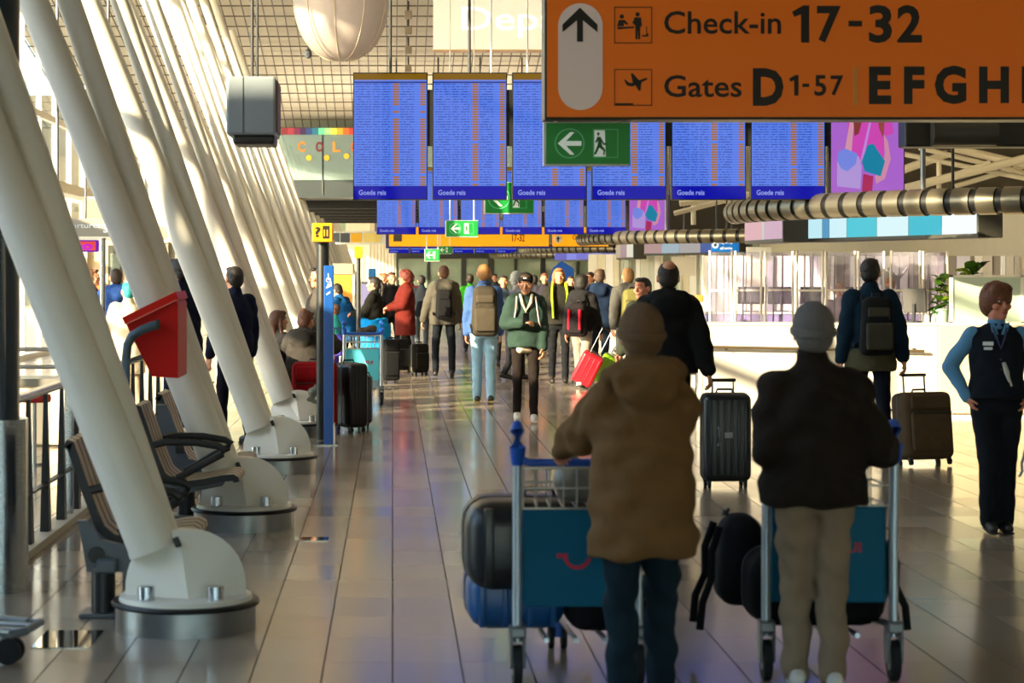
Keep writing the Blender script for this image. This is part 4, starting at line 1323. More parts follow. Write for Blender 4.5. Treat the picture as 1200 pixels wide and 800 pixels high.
def bench(label, X, seats, legs, arms=(), panels=(), group='striped bench seats'):
    root = thing('bench', label, 'seat', (X, seats[0], 0), group=group)
    y0 = seats[0]
    for s in seats:
        d = s - y0
        strip(offset_prof(SEAT_PROF, .002), .044, d - .275, d + .275).build('seat_shell', SHELL, root, True)
        for k in range(4):
            a = d - .258 + k * .1430
            strip(SEAT_PROF, .012, a, a + .088).build('slat', SLAT, root, True)
        mb = MB(); mb.prism([(-.32, .66), (-.2, .40), (-.06, .33), (.22, .36), (.2, .33), (-.08, .27), (-.24, .30)], d + .05, d + .09); mb.build('bracket', PANELG, root)
    for a in arms:
        d = a - y0
        for e in (-.26, .26):
            mb = MB(); mb.path([(-.255, d + e, .63), (-.15, d + e, .655), (.05, d + e, .65), (.2, d + e, .625), (.245, d + e, .60), (.225, d + e, .575), (.12, d + e, .52), (-.02, d + e, .44), (-.08, d + e, .41)], .016, n=8, flat=1.5)
            mb.build('armrest', BLACK, root, True)
    for q in panels:
        d = q - y0
        mb = MB(); mb.prism([(-.33, .84), (-.26, .84), (-.10, .45), (.10, .41), (.10, .36), (-.14, .33), (-.30, .45)], d - .02, d + .02); mb.build('divider_panel', PANELG, root)
        mb = MB(); mb.box((-.16, d - .03, .52), (.06, .03, .05), bevel=.006); mb.build('latch', BLACK, root)
    ya, yb = min(seats + legs) - y0 - .12, max(seats + legs) - y0 + .3
    mb = MB(); mb.span((-.16, ya, .24), (-.06, yb, .31), bevel=.01); mb.build('beam', PANELG, root)
    for l in legs:
        d = l - y0
        mb = MB(); mb.tube((-.14, d, .03), (-.14, d, .255), .062, n=22); mb.tube((.0, d + .12, .03), (.0, d + .12, .3), .055, n=22); mb.build('leg', mat('leg_black', '#101418', rough=.4), root, True)
        mb = MB(); mb.box((-.05, d + .05, .012), (.42, .24, .024), bevel=.008); mb.build('foot_plate', MIDGREY, root)
        mb = MB(); mb.prism([(-.27, .50), (-.22, .50), (-.15, .40), (-.02, .37), (.02, .30), (-.02, .235), (-.22, .235), (-.235, .32)], d - .03, d + .03); mb.build('side_bracket', PANELG, root)
        mb = MB(); mb.tube((-.17, d - .055, .325), (-.17, d + .02, .325), .042, n=18); mb.build('pivot_knob', BLACK, root, True)
    return root
bench('striped bench seat on black round legs behind the nearest column', -1.36, [11.05], [10.62], [11.05], group=None)
bench('pair of striped bench seats with a looped armrest past the nearest column', -1.36, [13.93, 15.2], [14.9], [13.93], [14.68], group=None)
bench('long bench carrying the seated travellers behind the red case', -1.06, [23.4, 24.0, 24.6], [23.9], group=None)

# ------------------------------------------------------------------ concourse beyond the railing
root = thing('gate_sign_band', 'grey hanging sign band lettered Departures beyond the railing', 'sign', (0, 24.0, 0))
yq = 24.0
mb = MB(); mb.span((xat(60, yq), 0, at(0, 277, yq).z), (xat(131, yq), .15, at(0, 256, yq).z), bevel=.01); mb.build('band', plain('#8e8c86'), root)
mb = MB(); mb.span((xat(60, yq), -.02, at(0, 281, yq).z), (xat(136, yq), .17, at(0, 277, yq).z)); mb.build('lower_edge', WHITE_PAINT, root)
lettering('Departures', WP, root, xat(66, yq), xat(118, yq), at(0, 269, yq).z, at(0, 261, yq).z, -.002, bold=.01)
lettering('3', WP, root, xat(121, yq), xat(127, yq), at(0, 273, yq).z, at(0, 263, yq).z, -.002, bold=.04)
for px in (66, 126):
    mb = MB(); mb.tube((xat(px, yq), .07, at(0, 256, yq).z), (xat(px, yq), .07, 8.2), .018); mb.build('hanger', GREY, root)
root = thing('magenta_shop_sign', 'glowing magenta and orange sign beneath the grey sign band', 'sign', (xat(84, 27), 27, 0))
w = 31 * 27 / F
zb, zt = at(0, 295, 27).z, at(0, 281, 27).z
mb = MB(); mb.span((0, 0, zb), (w, .12, zt), bevel=.02); mb.build('case', glow('#7a1fc0', .8), root)
mb = MB(); mb.span((.02, -.006, zb + .02), (w - .03, .0, zt - .02)); mb.build('face', glow('#f0504a', .9), root)
lettering('eo', glow('#d010c8', 1.0), root, .03, w - .07, zb + .025, zt - .05, -.006, bold=.06)
mb = MB(); mb.tube((w * .5, .06, zt), (w * .5, .06, 8.2), .015); mb.build('hanger', GREY, root)
root = thing('steel_post', 'slim brushed steel post standing beyond the railing', 'post', (xat(120.5, 21), 21, 0))
mb = MB(); mb.tube((0, 0, 0), (0, 0, 2.14), .03, n=16); mb.build('shaft', STEEL, root, True)
mb = MB(); mb.tube((0, 0, 0), (0, 0, .03), .12, n=20); mb.build('foot', STEEL, root, True)
root = thing('shop_front', 'cream shop front with a dark doorway beyond the railing', 'kiosk', (0, 38.0, 0))
yq = 38.0
CW = mat('shop_cream', '#e2d6bc', rough=.6)
mb = MB(); mb.span((xat(96, yq), 0, 2.45), (xat(262, yq), .4, 3.2)); mb.build('fascia', CW, root)
for a, b in ((96, 102), (146, 152), (190, 197), (252, 262)):
    mb = MB(); mb.span((xat(a, yq), 0, 0), (xat(b, yq), .4, 2.45)); mb.build('pier', CW, root)
mb = MB(); mb.span((xat(102, yq), .1, 0), (xat(146, yq), .16, 2.45)); mb.build('panel', plain('#c9b28a'), root)
mb = MB(); mb.span((xat(126, yq), .06, 0), (xat(143, yq), .1, 2.3)); mb.build('door', plain('#3a3a34'), root)
mb = MB(); mb.span((xat(129, yq), .04, .1), (xat(140, yq), .07, 2.15)); mb.build('door_pane', GREENGLASS, root)
mb = MB(); mb.span((xat(152, yq), .1, 0), (xat(252, yq), .16, 2.45)); mb.build('panel', plain('#8a8676'), root)
mb = MB(); mb.span((xat(104, yq), .02, 1.0), (xat(122, yq), .1, 1.6)); mb.build('orange_panel', plain('#e06a2e'), root)
root = thing('cream_arch_gate', 'rounded cream gate frame between the second and third columns', 'gate', (xat(199, 26), 26, 0))
mb = MB(); mb.path([(-.12, 0, 1.2), (-.12, 0, 2.08), (-.08, 0, 2.17), (.0, 0, 2.2), (.1, 0, 2.17), (.15, 0, 2.08), (.16, 0, 0)], .035, n=10); mb.build('frame', CW, root, True)
mb = MB(); mb.span((-.5, .05, 0), (-.12, .1, 2.05)); mb.build('side_panel', plain('#b9ae96'), root)
root = thing('ticket_counter', 'cream counter with steel rails seen through the railing', 'counter', (0, 21.0, 0))
yq = 21.0
mb = MB(); mb.span((-6.4, 0, .02), (-2.9, .6, .62), bevel=.02); mb.build('body', CW, root)
mb = MB(); mb.span((-6.4, -.05, .62), (-2.85, .65, .70), bevel=.01); mb.build('worktop', plain('#6a6a62', .35), root)
for z in (.82, 1.0):
    mb = MB(); mb.tube((-6.4, 0, z), (-2.85, 0, z), .022); mb.build('rail', STEEL, root, True)
for x in (-6.2, -5.1, -4.0, -2.9):
    mb = MB(); mb.tube((x, 0, .66), (x, 0, 1.02), .018); mb.build('rail_post', STEEL, root, True)
for k, x in enumerate((-3.9, -3.62, -3.34)):
    root = thing('red_stool', ['first', 'middle', 'last'][k] + ' small red stool before the cream counter, counted from the glass front', 'stool', (x, 18.6 + .25 * k, 0), group='red stools at the counter')
    mb = MB(); mb.lathe([(0, .58), (.15, .58), (.16, .61), (.15, .65), (0, .66)], 18); mb.build('seat', plain('#b8201a', .4), root, True)
    mb = MB(); mb.tube((0, 0, .02), (0, 0, .58), .02); mb.build('stem', STEEL, root, True)
    mb = MB(); mb.tube((0, 0, 0), (0, 0, .02), .14, n=18); mb.build('foot', STEEL, root, True)

# ------------------------------------------------------------------ luggage
def suitcase(label, X, Y, rz, w, d, h, color, ribs=5, handle=0.0, soft=False, tilt=0.0, rot=None, z=0.0, side_color=None, wheels=True, side_handle=False):
    """upright case, front towards -y; handle = length of the pulled-out handle"""
    root = thing('suitcase', label, 'suitcase', (X, Y, z), rz, rot=rot if rot is not None else (tilt, 0, rz))
    g = .055 if wheels else 0
    m = cloth(color) if soft else mat('case_%s' % color, color, rough=.35, var=.08, vscale=4, bump=.05, bscale=40)
    mb = MB(); mb.box((0, 0, g + h / 2), (w, d, h), bevel=min(w, d) * .22, seg=4); mb.build('shell', m, root, True, angle=1.2)
    if soft:
        mb = MB(); mb.box((0, -d / 2 - .012, g + h * .40), (w * .82, .05, h * .56), bevel=.02, seg=3); mb.build('front_pocket', m, root, True)
        mb = MB(); mb.box((0, -d / 2 - .005, g + h * .84), (w * .78, .04, h * .2), bevel=.015, seg=3); mb.build('upper_pocket', m, root, True)
        mb = MB(); mb.path([(-w * .4, -d / 2 - .04, g + h * .685), (w * .4, -d / 2 - .04, g + h * .685)], .006); mb.build('zip', DARK, root)
    else:
        for k in range(ribs):
            x = (k - (ribs - 1) / 2) * w * .72 / max(ribs - 1, 1)
            mb = MB(); mb.box((x, 0, g + h / 2), (w * .06, d + .012, h * .86), bevel=.006); mb.build('rib', m, root, True)
    r_ = min(w, d) * .22
    mb = MB(); a_, b_ = w / 2 + .004, h / 2 + .004
    mb.prism([q for cx, cz, t0 in ((a_ - r_, b_ - r_, 0), (-a_ + r_, b_ - r_, PI / 2), (-a_ + r_, -b_ + r_, PI), (a_ - r_, -b_ + r_, 1.5 * PI)) for q in arc(cx, cz + g + h / 2, r_, t0, t0 + PI / 2, 5)], -.009, .009)
    mb.build('seam', plain(side_color) if side_color else DARK, root)
    if wheels:
        for sx in (-1, 1):
            for sy in (-1, 1):
                x, y = sx * (w / 2 - .05), sy * (d / 2 - .05)
                mb = MB(); mb.tube((x - .012, y, .028), (x + .012, y, .028), .028, n=14); wh = mb.build('wheel', RUBBER, root, True)
                mb = MB(); mb.box((x, y + .01, .055), (.036, .04, .03), bevel=.005); mb.build('wheel_fork', DARK, root)
    mb = MB(); mb.path([(-.07, d * .12, g + h - .004), (-.06, d * .12, g + h + .028), (.06, d * .12, g + h + .028), (.07, d * .12, g + h - .004)], .010, n=8); mb.build('carry_handle', BLACK, root, True)
    if side_handle:
        mb = MB(); mb.path([(-.085, -d / 2, g + h * .62), (-.085, -d / 2 - .03, g + h * .60), (-.085, -d / 2 - .03, g + h * .44), (-.085, -d / 2, g + h * .42)], .012, n=8); mb.build('side_handle', plain('#8d9397'), root, True)
        mb = MB(); mb.box((0, -d / 2 - .008, g + h * .53), (.07, .02, .05), bevel=.008); mb.build('lock', plain('#8d9397'), root)
    if handle > 0:
        zt = g + h + handle
        for sx in (-1, 1):
            mb = MB(); mb.tube((sx * w * .22, d * .36, g + h - .05), (sx * w * .22, d * .36, zt), .009, n=8); mb.build('handle_tube', CHROME if not soft else DARK, root, True)
        mb = MB(); mb.capsule((-w * .24, d * .36, zt), (w * .24, d * .36, zt), .015); mb.build('handle_grip', BLACK, root, True)
    return root


def backpack(label, X, Y, rz, h, w, d, hp, color, pocket=None, off=.17, zc=1.24, strap=None, lean=0.0, accent=None, worn=True):
    """worn on a back at X, Y facing rz; hp = height of the wearer, h = height of the bag"""
    s = hp / 1.75
    root = thing('backpack', label, 'backpack', (X, Y, 0), rz)
    m = cloth(color)
    pm = cloth(pocket) if pocket else m
    z = zc * s
    y0 = -(off + d / 2) * s
    T = Matrix.Translation((0, 0, .92 * s)) @ Matrix.Rotation(-lean, 4, 'X') @ Matrix.Translation((0, 0, -.92 * s))
    def fin(mb, nm, mm, sm=True):
        bmesh.ops.transform(mb.bm, matrix=T, verts=mb.bm.verts)
        return mb.build(nm, mm, root, sm, angle=1.2)
    mb = MB(); mb.box((0, y0, z), (w, d, h), bevel=min(w, d) * .36, seg=5, taper=(.82, .8)); fin(mb, 'bag', m)
    mb = MB(); mb.box((0, y0 - d * .52, z - h * .17), (w * .74, d * .34, h * .46), bevel=d * .13, seg=4); fin(mb, 'front_pocket', pm)
    mb = MB(); mb.box((0, y0 - d * .38, z + h * .24), (w * .62, d * .3, h * .16), bevel=d * .1, seg=4); fin(mb, 'top_pocket', pm)
    mb = MB(); mb.path([(-w * .3, y0 - d * .40, z + h * .12), (-w * .28, y0 - d * .47, z + h * .3), (w * .28, y0 - d * .47, z + h * .3), (w * .3, y0 - d * .40, z + h * .12)], .006); fin(mb, 'zip', BLACK)
    mb = MB(); mb.path([(-.04, y0 + d * .3, z + h * .48), (-.03, y0 + d * .25, z + h * .55), (.03, y0 + d * .25, z + h * .55), (.04, y0 + d * .3, z + h * .48)], .009); fin(mb, 'top_handle', BLACK)
    if accent:
        for q in (-1, 1):
            mb = MB(); mb.box((q * w * .28, y0 - d * .56, z), (w * .14, d * .3, h * .62), bevel=.02, seg=3); fin(mb, 'accent_panel', cloth(accent))
    if not worn:
        for q in (-1, 1):
            mb = MB(); mb.path([(q * w * .3, y0 + d * .45, z + h * .38), (q * w * .34, y0 + d * .62, z + h * .1), (q * w * .3, y0 + d * .62, z - h * .2), (q * w * .38, y0 + d * .8, z - h * .45), (q * w * .36, y0 + d * .85, z - h * .75)], .018, n=8, flat=.5, up=(1, 0, 0)); fin(mb, 'strap', m)
        return root
    for q in (-1, 1):
        mb = MB(); mb.path([(q * .085 * s, y0 + d * .4, z + h * .36), (q * .10 * s, -.12 * s, 1.42 * s), (q * .105 * s, -.03 * s, 1.478 * s), (q * .11 * s, .08 * s, 1.44 * s), (q * .125 * s, .155 * s, 1.34 * s), (q * .15 * s, .15 * s, 1.18 * s),
                             (q * .19 * s, .04 * s, 1.06 * s), (q * .17 * s, y0 + d * .45, z - h * .34)], .024 * s, n=8, flat=.35, up=(1, 0, 0))
        fin(mb, 'strap', cloth(strap) if strap else m)
    return root


# ------------------------------------------------------------------ people
def ik(a, t, l1, l2, pole):
    a, t = Vector(a), Vector(t)
    d = t - a
    D = min(d.length, (l1 + l2) * .995)
    d = d.normalized()
    t = a + d * D
    k = (l1 * l1 - l2 * l2 + D * D) / (2 * D)
    hgt = math.sqrt(max(l1 * l1 - k * k, 1e-6))
    p = Vector(pole)
    p = (p - d * p.dot(d)).normalized()
    return a + d * k + p * hgt, t


def hand_mesh(mb, W, d, n, side, curl, s=1.0):
    """palm, four unequal fingers and a thumb; d along the forearm, n out of the palm"""
    d = d.normalized()
    n = (n - d * n.dot(d)).normalized()
    l = d.cross(n).normalized() * side          # towards the thumb
    mb.capsule(W, W + d * .03, .026 * s, .027 * s, n=10)
    c = W + d * .062 * s
    R = Matrix((l, n, d)).transposed()
    mb.ell(c, (.041 * s, .016 * s, .05 * s), rot=R, u=12, v=8)
    for i, (o, L) in enumerate(((.030, .070), (.010, .080), (-.011, .074), (-.030, .058))):
        p = W + d * (.095 - .004 * abs(i - 1)) * s + l * o * s
        a = 0.25 * curl
        r = .0092 * s
        for seg, f in enumerate((.45, .32, .25)):
            a2 = a + curl * (.55 if seg else .25)
            a = a2
            q = p + (d * math.cos(a) + n * math.sin(a)) * L * f * s
            mb.capsule(p, q, r, r * .92, n=8)
            p, r = q, r * .92
    p = W + d * .028 * s + l * .030 * s
    q = p + (d * .7 + l * .6 + n * .35).normalized() * .038 * s
    u = q + (d * .85 + l * .15 + n * .45 * max(curl, .3)).normalized() * .03 * s
    mb.capsule(p, q, .013 * s, .0105 * s, n=8)
    mb.capsule(q, u, .0105 * s, .009 * s, n=8)


def person(label, X, Y, h, rz=0.0, z=0.0, lean=0.0, legs=((.15, .1), (-.15, .3)), hands=(None, None), seated=False, head=(0, 0),
           jacket='#303030', hem=.86, bulk=.03, hood=None, collar=True, sleeve=None, vest=None, belly=0.0,
           pants='#20242c', leg_r=.07, shoes='#1a1a1a', sole=None, hair='#2a1c14', style='short', hat=None, skin=None, fine=1.0, fold=.005, spread=.095, curl=1.0,
           girth=1.0, drop=0.0, extra=None, group=None):
    skin = skin or SKIN
    s = h / 1.75
    root = thing('person', label, 'person', (X, Y, z), rz, group=group)
    V = Vector
    hz = .92
    J = {}
    # legs
    for i, sd in enumerate((-1, 1)):
        hip = V((sd * .092, 0, hz - .02))
        a, b = legs[i]
        kn = hip + V((sd * (spread - .092), math.sin(a) * .43, -math.cos(a) * .43))
        an = kn + V((0, math.sin(a - b) * .415, -math.cos(a - b) * .415))
        if seated:
            kn = hip + V((sd * .03, .42, -.02)); an = kn + V((0, .06, -.41))
        pitch = max(0.0, -(a - b)) * .75
        J[sd] = (hip, kn, an, pitch if not seated else 0)
    def foot_pts(an, p):
        toe = an + V((0, .165 * math.cos(p), -.05 - .165 * math.sin(p)))
        heel = an + V((0, -.05 * math.cos(p), -.05 + .03 * math.sin(p)))
        return toe, heel
    lo = min(min(q.z for q in foot_pts(J[sd][2], J[sd][3])) for sd in (-1, 1)) - .034
    dz = -lo
    up = V((0, 0, dz))
    for sd in (-1, 1):
        a, b, c, p = J[sd]
        J[sd] = (a + up, b + up, c + up, p)
    hip_c = V((0, 0, hz + dz))
    LM = Matrix.Translation(hip_c) @ Matrix.Rotation(-lean, 4, 'X') @ Matrix.Translation(-hip_c)
    def T(p): return LM @ (V(p) + up)
    neck = T((0, .0, 1.482))
    HM = Matrix.Translation(neck) @ Euler((-(lean * .55) - head[1], 0, head[0]), 'XYZ').to_matrix().to_4x4()
    def Hd(x, y, zz): return HM @ (V((x, y, zz - 1.50)) * 1.075)
    HR = HM.to_3x3() * 1.075
    # ---- arms
    arms = {}
    g2 = 1 + (girth - 1) * .8
    for i, sd in enumerate((-1, 1)):
        sh = T((sd * .160 * g2, -.005, 1.395 - drop))
        tgt = hands[i]
        if tgt is None:
            sw = math.sin(legs[1 - i][0]) * .35
            t = T((sd * .265 * g2, .05 + sw, .84))
            pole = V((sd * .35, -1, 0))
        else:
            t = V(tgt[:3]) / s
            pole = V(tgt[3]) if len(tgt) > 3 else V((sd * .55, -.8, -.5))
        el, wr = ik(sh, t, .285, .265, pole)
        arms[sd] = (sh, el, wr)
    SM = Matrix.Diagonal((s, s, s, 1))
    def scaled(mb):
        bmesh.ops.transform(mb.bm, matrix=SM, verts=mb.bm.verts)
        return mb
    # ---- body: head and neck, hands, then trunk and limbs under the clothes
    mb = MB()
    mb.ell(Hd(0, -.006, 1.655), (.0755, .097, .092), rot=HR)
    mb.ell(Hd(0, .028, 1.59), (.058, .064, .074), rot=HR)
    mb.ell(Hd(0, .068, 1.545), (.030, .030, .024), rot=HR)
    mb.capsule(Hd(0, .090, 1.645), Hd(0, .110, 1.612), .010, .015, n=8)
    mb.ell(Hd(0, .104, 1.607), (.019, .013, .011), rot=HR)
    mb.ell(Hd(0, .074, 1.672), (.055, .022, .014), rot=HR)
    for e in (-1, 1):
        mb.ell(Hd(e * .044, .062, 1.612), (.026, .026, .024), rot=HR)
        mb.ell(Hd(e * .079, -.004, 1.63), (.010, .024, .033), rot=HR)
    mb.ell(Hd(0, .092, 1.578), (.025, .010, .007), rot=HR); mb.ell(Hd(0, .090, 1.567), (.022, .011, .008), rot=HR)
    mb.capsule(Hd(0, -.01, 1.60), T((0, -.012, 1.44)), .056, .064, n=14)
    parts_ = [remesh(scaled(mb), .0075 / fine, 2)]
    mb = MB()
    for sd in (-1, 1):
        sh, el, wr = arms[sd]
        d = (wr - el).normalized()
        n = V((-sd, .25, 0)) if hands[0 if sd < 0 else 1] is None else V((-sd * .45, .1, -.8))
        if abs(d.dot(n.normalized())) > .9: n = V((-sd, 0, .3))
        hand_mesh(mb, wr, d, n, sd * (1 if True else 1), curl if hands[0 if sd < 0 else 1] else .55)
        mb.capsule(el * .4 + wr * .6, wr, .036, .027, n=10)
    parts_.append(remesh(scaled(mb), .0055 / fine, 1))
    mb = MB()
    mb.loft([[T((rx * math.cos(t), ry * math.sin(t) + oy, zz)) for t in [2 * PI * k / 18 for k in range(18)]] for zz, rx, ry, oy in
             ((.84, .12, .08, 0), (.95, .155, .105, 0), (1.08, .135, .095, .005), (1.25, .155, .105, .005), (1.35, .155, .095, 0), (1.43, .09, .06, -.005))])
    for sd in (-1, 1):
        a, b, c, p = J[sd]
        mb.capsule(a, b, .072, .052); mb.capsule(b, c, .052, .036)
        toe, heel = foot_pts(c, p); mb.capsule(heel, toe, .03, .026)
        sh, el, wr = arms[sd]
        mb.capsule(sh, el, .048, .040); mb.capsule(el, wr, .040, .028)
    parts_.append(remesh(scaled(mb), .022, 2))
    body = link('body', joined(parts_), skin, root)
    # ---- face
    for e in (-1, 1):
        mb = MB(); mb.ell(Hd(e * .031, .083, 1.648), (.0115, .010, .0058), rot=HR, u=10, v=8); ew = scaled(mb).build('eye', EYE_WHITE, root, True)
        mb = MB(); mb.ell(Hd(e * .031, .0895, 1.648), (.0058, .005, .0056), rot=HR, u=10, v=8); scaled(mb).build('iris', IRIS, ew, True)
        mb = MB(); mb.capsule(Hd(e * .016, .094, 1.671), Hd(e * .049, .082, 1.673), .0042, .003, n=6); scaled(mb).build('eyebrow', mat('brow_' + hair, hair, rough=.8), root, True)
    mb = MB(); mb.ell(Hd(0, .0975, 1.5725), (.023, .006, .0058), rot=HR, u=12, v=8); scaled(mb).build('mouth', LIP, root, True)
    # ---- trousers
    mb = MB()
    mb.loft([[V((rx * g2 * math.cos(t), ry * g2 * math.sin(t) - .006, zz + dz)) for t in [2 * PI * k / 18 for k in range(18)]] for zz, rx, ry in
             ((.80, .13, .09), (.86, .168, .115), (.95, .168, .118), (1.06, .15, .105))])
    for sd in (-1, 1):
        a, b, c, p = J[sd]
        mb.capsule(a + V((0, -.005, -.02)), b, .088 * g2 + (leg_r - .07) * .5, leg_r * .93, n=16)
        mb.capsule(b, c + V((0, 0, -.01)), leg_r * .93, leg_r * .80, n=16)
    link('trousers', remesh(scaled(mb), .017 / max(fine, .8), 4, fold * .8, 1.7 + X), cloth(pants), root)
    # ---- shoes
    for sd in (-1, 1):
        a, b, c, p = J[sd]
        toe, heel = foot_pts(c, p)
        dirv = (toe - heel).normalized()
        mb = MB(); mb.capsule(heel + V((0, 0, .012)), toe + V((0, 0, .006)), .042, .036, n=12); mb.capsule(c + V((0, 0, -.005)), heel * .6 + toe * .4 + V((0, 0, .02)), .046, .040, n=12)
        bmesh.ops.transform(mb.bm, matrix=Matrix.Identity(4), verts=mb.bm.verts)
        sh_ = link('shoe', remesh(scaled(mb), .012, 2), plain(shoes, .5), root)
        mb = MB(); n_ = dirv.cross(V((1, 0, 0))); mb.path([heel + V((0, -.03, -.026)), heel * .5 + toe * .5 + V((0, 0, -.026)), toe + V((0, .026, -.024))], [.038, .040, .036], n=10, flat=.3)
        scaled(mb).build('sole', plain(sole or '#101010', .7), sh_, True)
    # ---- jacket
    mb = MB()
    b = bulk
    rg = [(hem, .175 + b, .125 + b, 0), (min(.97, hem + .1) if hem < .93 else hem + .04, .178 + b, .128 + b + belly, .0), (1.10, .162 + b, .118 + b + belly, .005), (1.26, .172 + b, .124 + b, .004), (1.35 - drop * .8, .168 + b * .5, .114 + b * .8, 0),
          (1.425 - drop * .5, .125 + b * .3, .090 + b * .6, -.004), (1.478, .080 + b * .2, .074 + b * .2, -.008)]
    rings = []
    for zz, rx, ry, oy in rg:
        pts = []
        for k in range(22):
            t = 2 * PI * k / 22
            pt = V((rx * girth * math.cos(t), ry * girth * math.sin(t) + oy, zz))
            if zz < .97:      # below the belt the coat hangs from the hips, upright
                w = T((0, 0, .97)) - (V((0, 0, .97)) + up)
                pt = pt + up + w
            else:
                pt = T(pt)
            pts.append(pt)
        rings.append(pts)
    mb.loft(rings)
    for sd in (-1, 1):
        sh, el, wr = arms[sd]
        e = wr - (wr - el).normalized() * .012
        mm = mb
        if vest is None:
            mb.ell(sh + V((-sd * .018, 0, -.015)), .066 + b * .42, u=14, v=10)
            mb.capsule(sh, el, .066 + b * .65, .056 + b * .6, n=14)
            mb.capsule(el, e, .056 + b * .6, .042 + b * .45, n=14)
        else:
            mb.ell(sh + V((-sd * .02, 0, -.01)), .070, u=14, v=10)
    if collar:
        mb.capsule(T((0, -.012, 1.445)), Hd(0, -.016, 1.518), .078 + b * .2, .070 + b * .15, n=16)
    if hood:
        for q in range(-4, 5):
            t = q / 4 * 1.9
            mb.ell(T((math.sin(t) * (.105 + b * .5), -.03 - (.085 + b * .3) * math.cos(t * .75) + .015, 1.462 + .02 * math.cos(t))), (.052 + b * .2, .052 + b * .2, .046 + .018 * math.cos(t)), u=10, v=8)
        mb.ell(T((0, -.115 - b * .8, 1.405)), (.13 + b * .4, .05 + b * .2, .085 + b * .4), u=14, v=10)
    jm = remesh(scaled(mb), .0165 / max(fine, .8), 4, fold, 3.1 * X + Y)
    link('vest' if vest else 'jacket', jm, cloth(vest or jacket), root)
    if vest:
        mb = MB()
        for sd in (-1, 1):
            sh, el, wr = arms[sd]
            mb.capsule(sh, el, .066, .058, n=14); mb.capsule(el, wr, .058, .044, n=14); mb.ell(wr - (wr - el).normalized() * .02, (.046, .046, .03))
        mb.capsule(T((0, -.008, 1.43)), T((0, -.004, 1.482)), .076, .066, n=16)
        mb.ell(T((0, .072, 1.37)), (.055, .035, .10))
        link('shirt', remesh(scaled(mb), .012, 3, fold, 1.0), cloth(jacket), root)
    # ---- hair, hat
    hm = mat('hair_' + hair, hair, rough=.6, var=.25, vscale=30, bump=.5, bscale=60)
    mb = MB()
    if style != 'none':
        big = {'short': .0, 'curly': .024, 'long': .006, 'bun': .003, 'pony': .003, 'bald': 0}[style]
        if True:
            mb.ell(Hd(0, -.022, 1.668), (.083 + big, .096 + big, .090 + big), rot=HR, u=18, v=12)
            mb.ell(Hd(0, -.055, 1.62), (.074 + big, .058 + big, .07 + big), rot=HR, u=16, v=10)
            mb.ell(Hd(0, .05, 1.728), (.06 + big, .045, .024 + big), rot=HR)
        if style == 'curly':
            rr_ = random.Random(3)
            for q in range(26):
                t, u = rr_.uniform(0, 2 * PI), rr_.uniform(.05, 1.25)
                mb.ell(Hd(.09 * math.cos(t) * math.sin(u), -.018 + .098 * math.sin(t) * math.sin(u), 1.675 + .09 * math.cos(u)), .026, u=8, v=6)
        if style == 'long':
            mb.capsule(Hd(0, -.07, 1.62), Hd(0, -.085, 1.42), .075, .06, n=14)
            for e in (-1, 1):
                mb.capsule(Hd(e * .076, -.01, 1.66), Hd(e * .085, .0, 1.44), .026, .028, n=10)
        if style == 'bun':
            mb.ell(Hd(0, -.075, 1.735), (.045, .045, .042), u=12, v=8)
        if style == 'pony':
            mb.capsule(Hd(0, -.11, 1.69), Hd(0, -.15, 1.60), .03, .036, n=10); mb.capsule(Hd(0, -.15, 1.60), Hd(0, -.13, 1.44), .036, .018, n=10)
        link('hair', remesh(scaled(mb), .010, 2, .0025, 5.0), hm, root)
        if style == 'bald':
            mb = MB(); mb.ell(Hd(0, -.072, 1.722), (.048, .046, .040), rot=HR, u=18, v=12)
            scaled(mb).build('bald_patch', skin, root, True)
    else:
        mb.bm.free()
    if hat and hat[0] == 'beanie':
        mb = MB()
        mb.ell(Hd(0, -.014, 1.668), (.093, .110, .108), rot=HR, u=20, v=14)
        mb.ell(Hd(0, -.045, 1.612), (.084, .072, .07), rot=HR, u=18, v=12)
        ht = link('beanie', remesh(scaled(mb), .009, 3, .0015, 2.0), mat('knit_' + hat[1], hat[1], rough=.95, var=.15, vscale=40, bump=.8, bscale=120), root)
        mb = MB()
        ctr = [Hd(.090 * math.cos(t), -.016 + .106 * math.sin(t), 1.655 - .030 + .035 * (math.sin(t) * .5 + .5)) for t in [2 * PI * k / 24 for k in range(25)]]
        mb.path(ctr, .014, n=8, flat=1.5); scaled(mb).build('cuff', mat('knit_' + hat[1], hat[1]), ht, True)
    if hat and hat[0] == 'cap':
        mb = MB(); mb.ell(Hd(0, -.012, 1.685), (.088, .104, .085), rot=HR, u=20, v=12)
        mb.ell(Hd(0, .118, 1.704), (.070, .058, .009), rot=HR @ Matrix.Rotation(.12, 3, 'X'), u=16, v=8)
        ht = link('cap', remesh(scaled(mb), .0075, 2), cloth(hat[1]), root)
        mb = MB(); mb.ell(Hd(0, .083, 1.715), (.022, .012, .016), rot=HR); scaled(mb).build('cap_badge', plain('#e6e2dc'), ht, True)
    return root, dict(T=lambda p: (T(p)) * s, Hd=lambda a, b_, c_: Hd(a, b_, c_) * s, arms={k: [q * s for q in v] for k, v in arms.items()}, s=s, dz=dz * s)


def wpos(X, Y, rz, p):
    """a point of the hall in the frame of a figure at X, Y turned by rz"""
    c_, s_ = math.cos(-rz), math.sin(-rz)
    dx, dy = p[0] - X, p[1] - Y
    return (dx * c_ - dy * s_, dx * s_ + dy * c_, p[2])


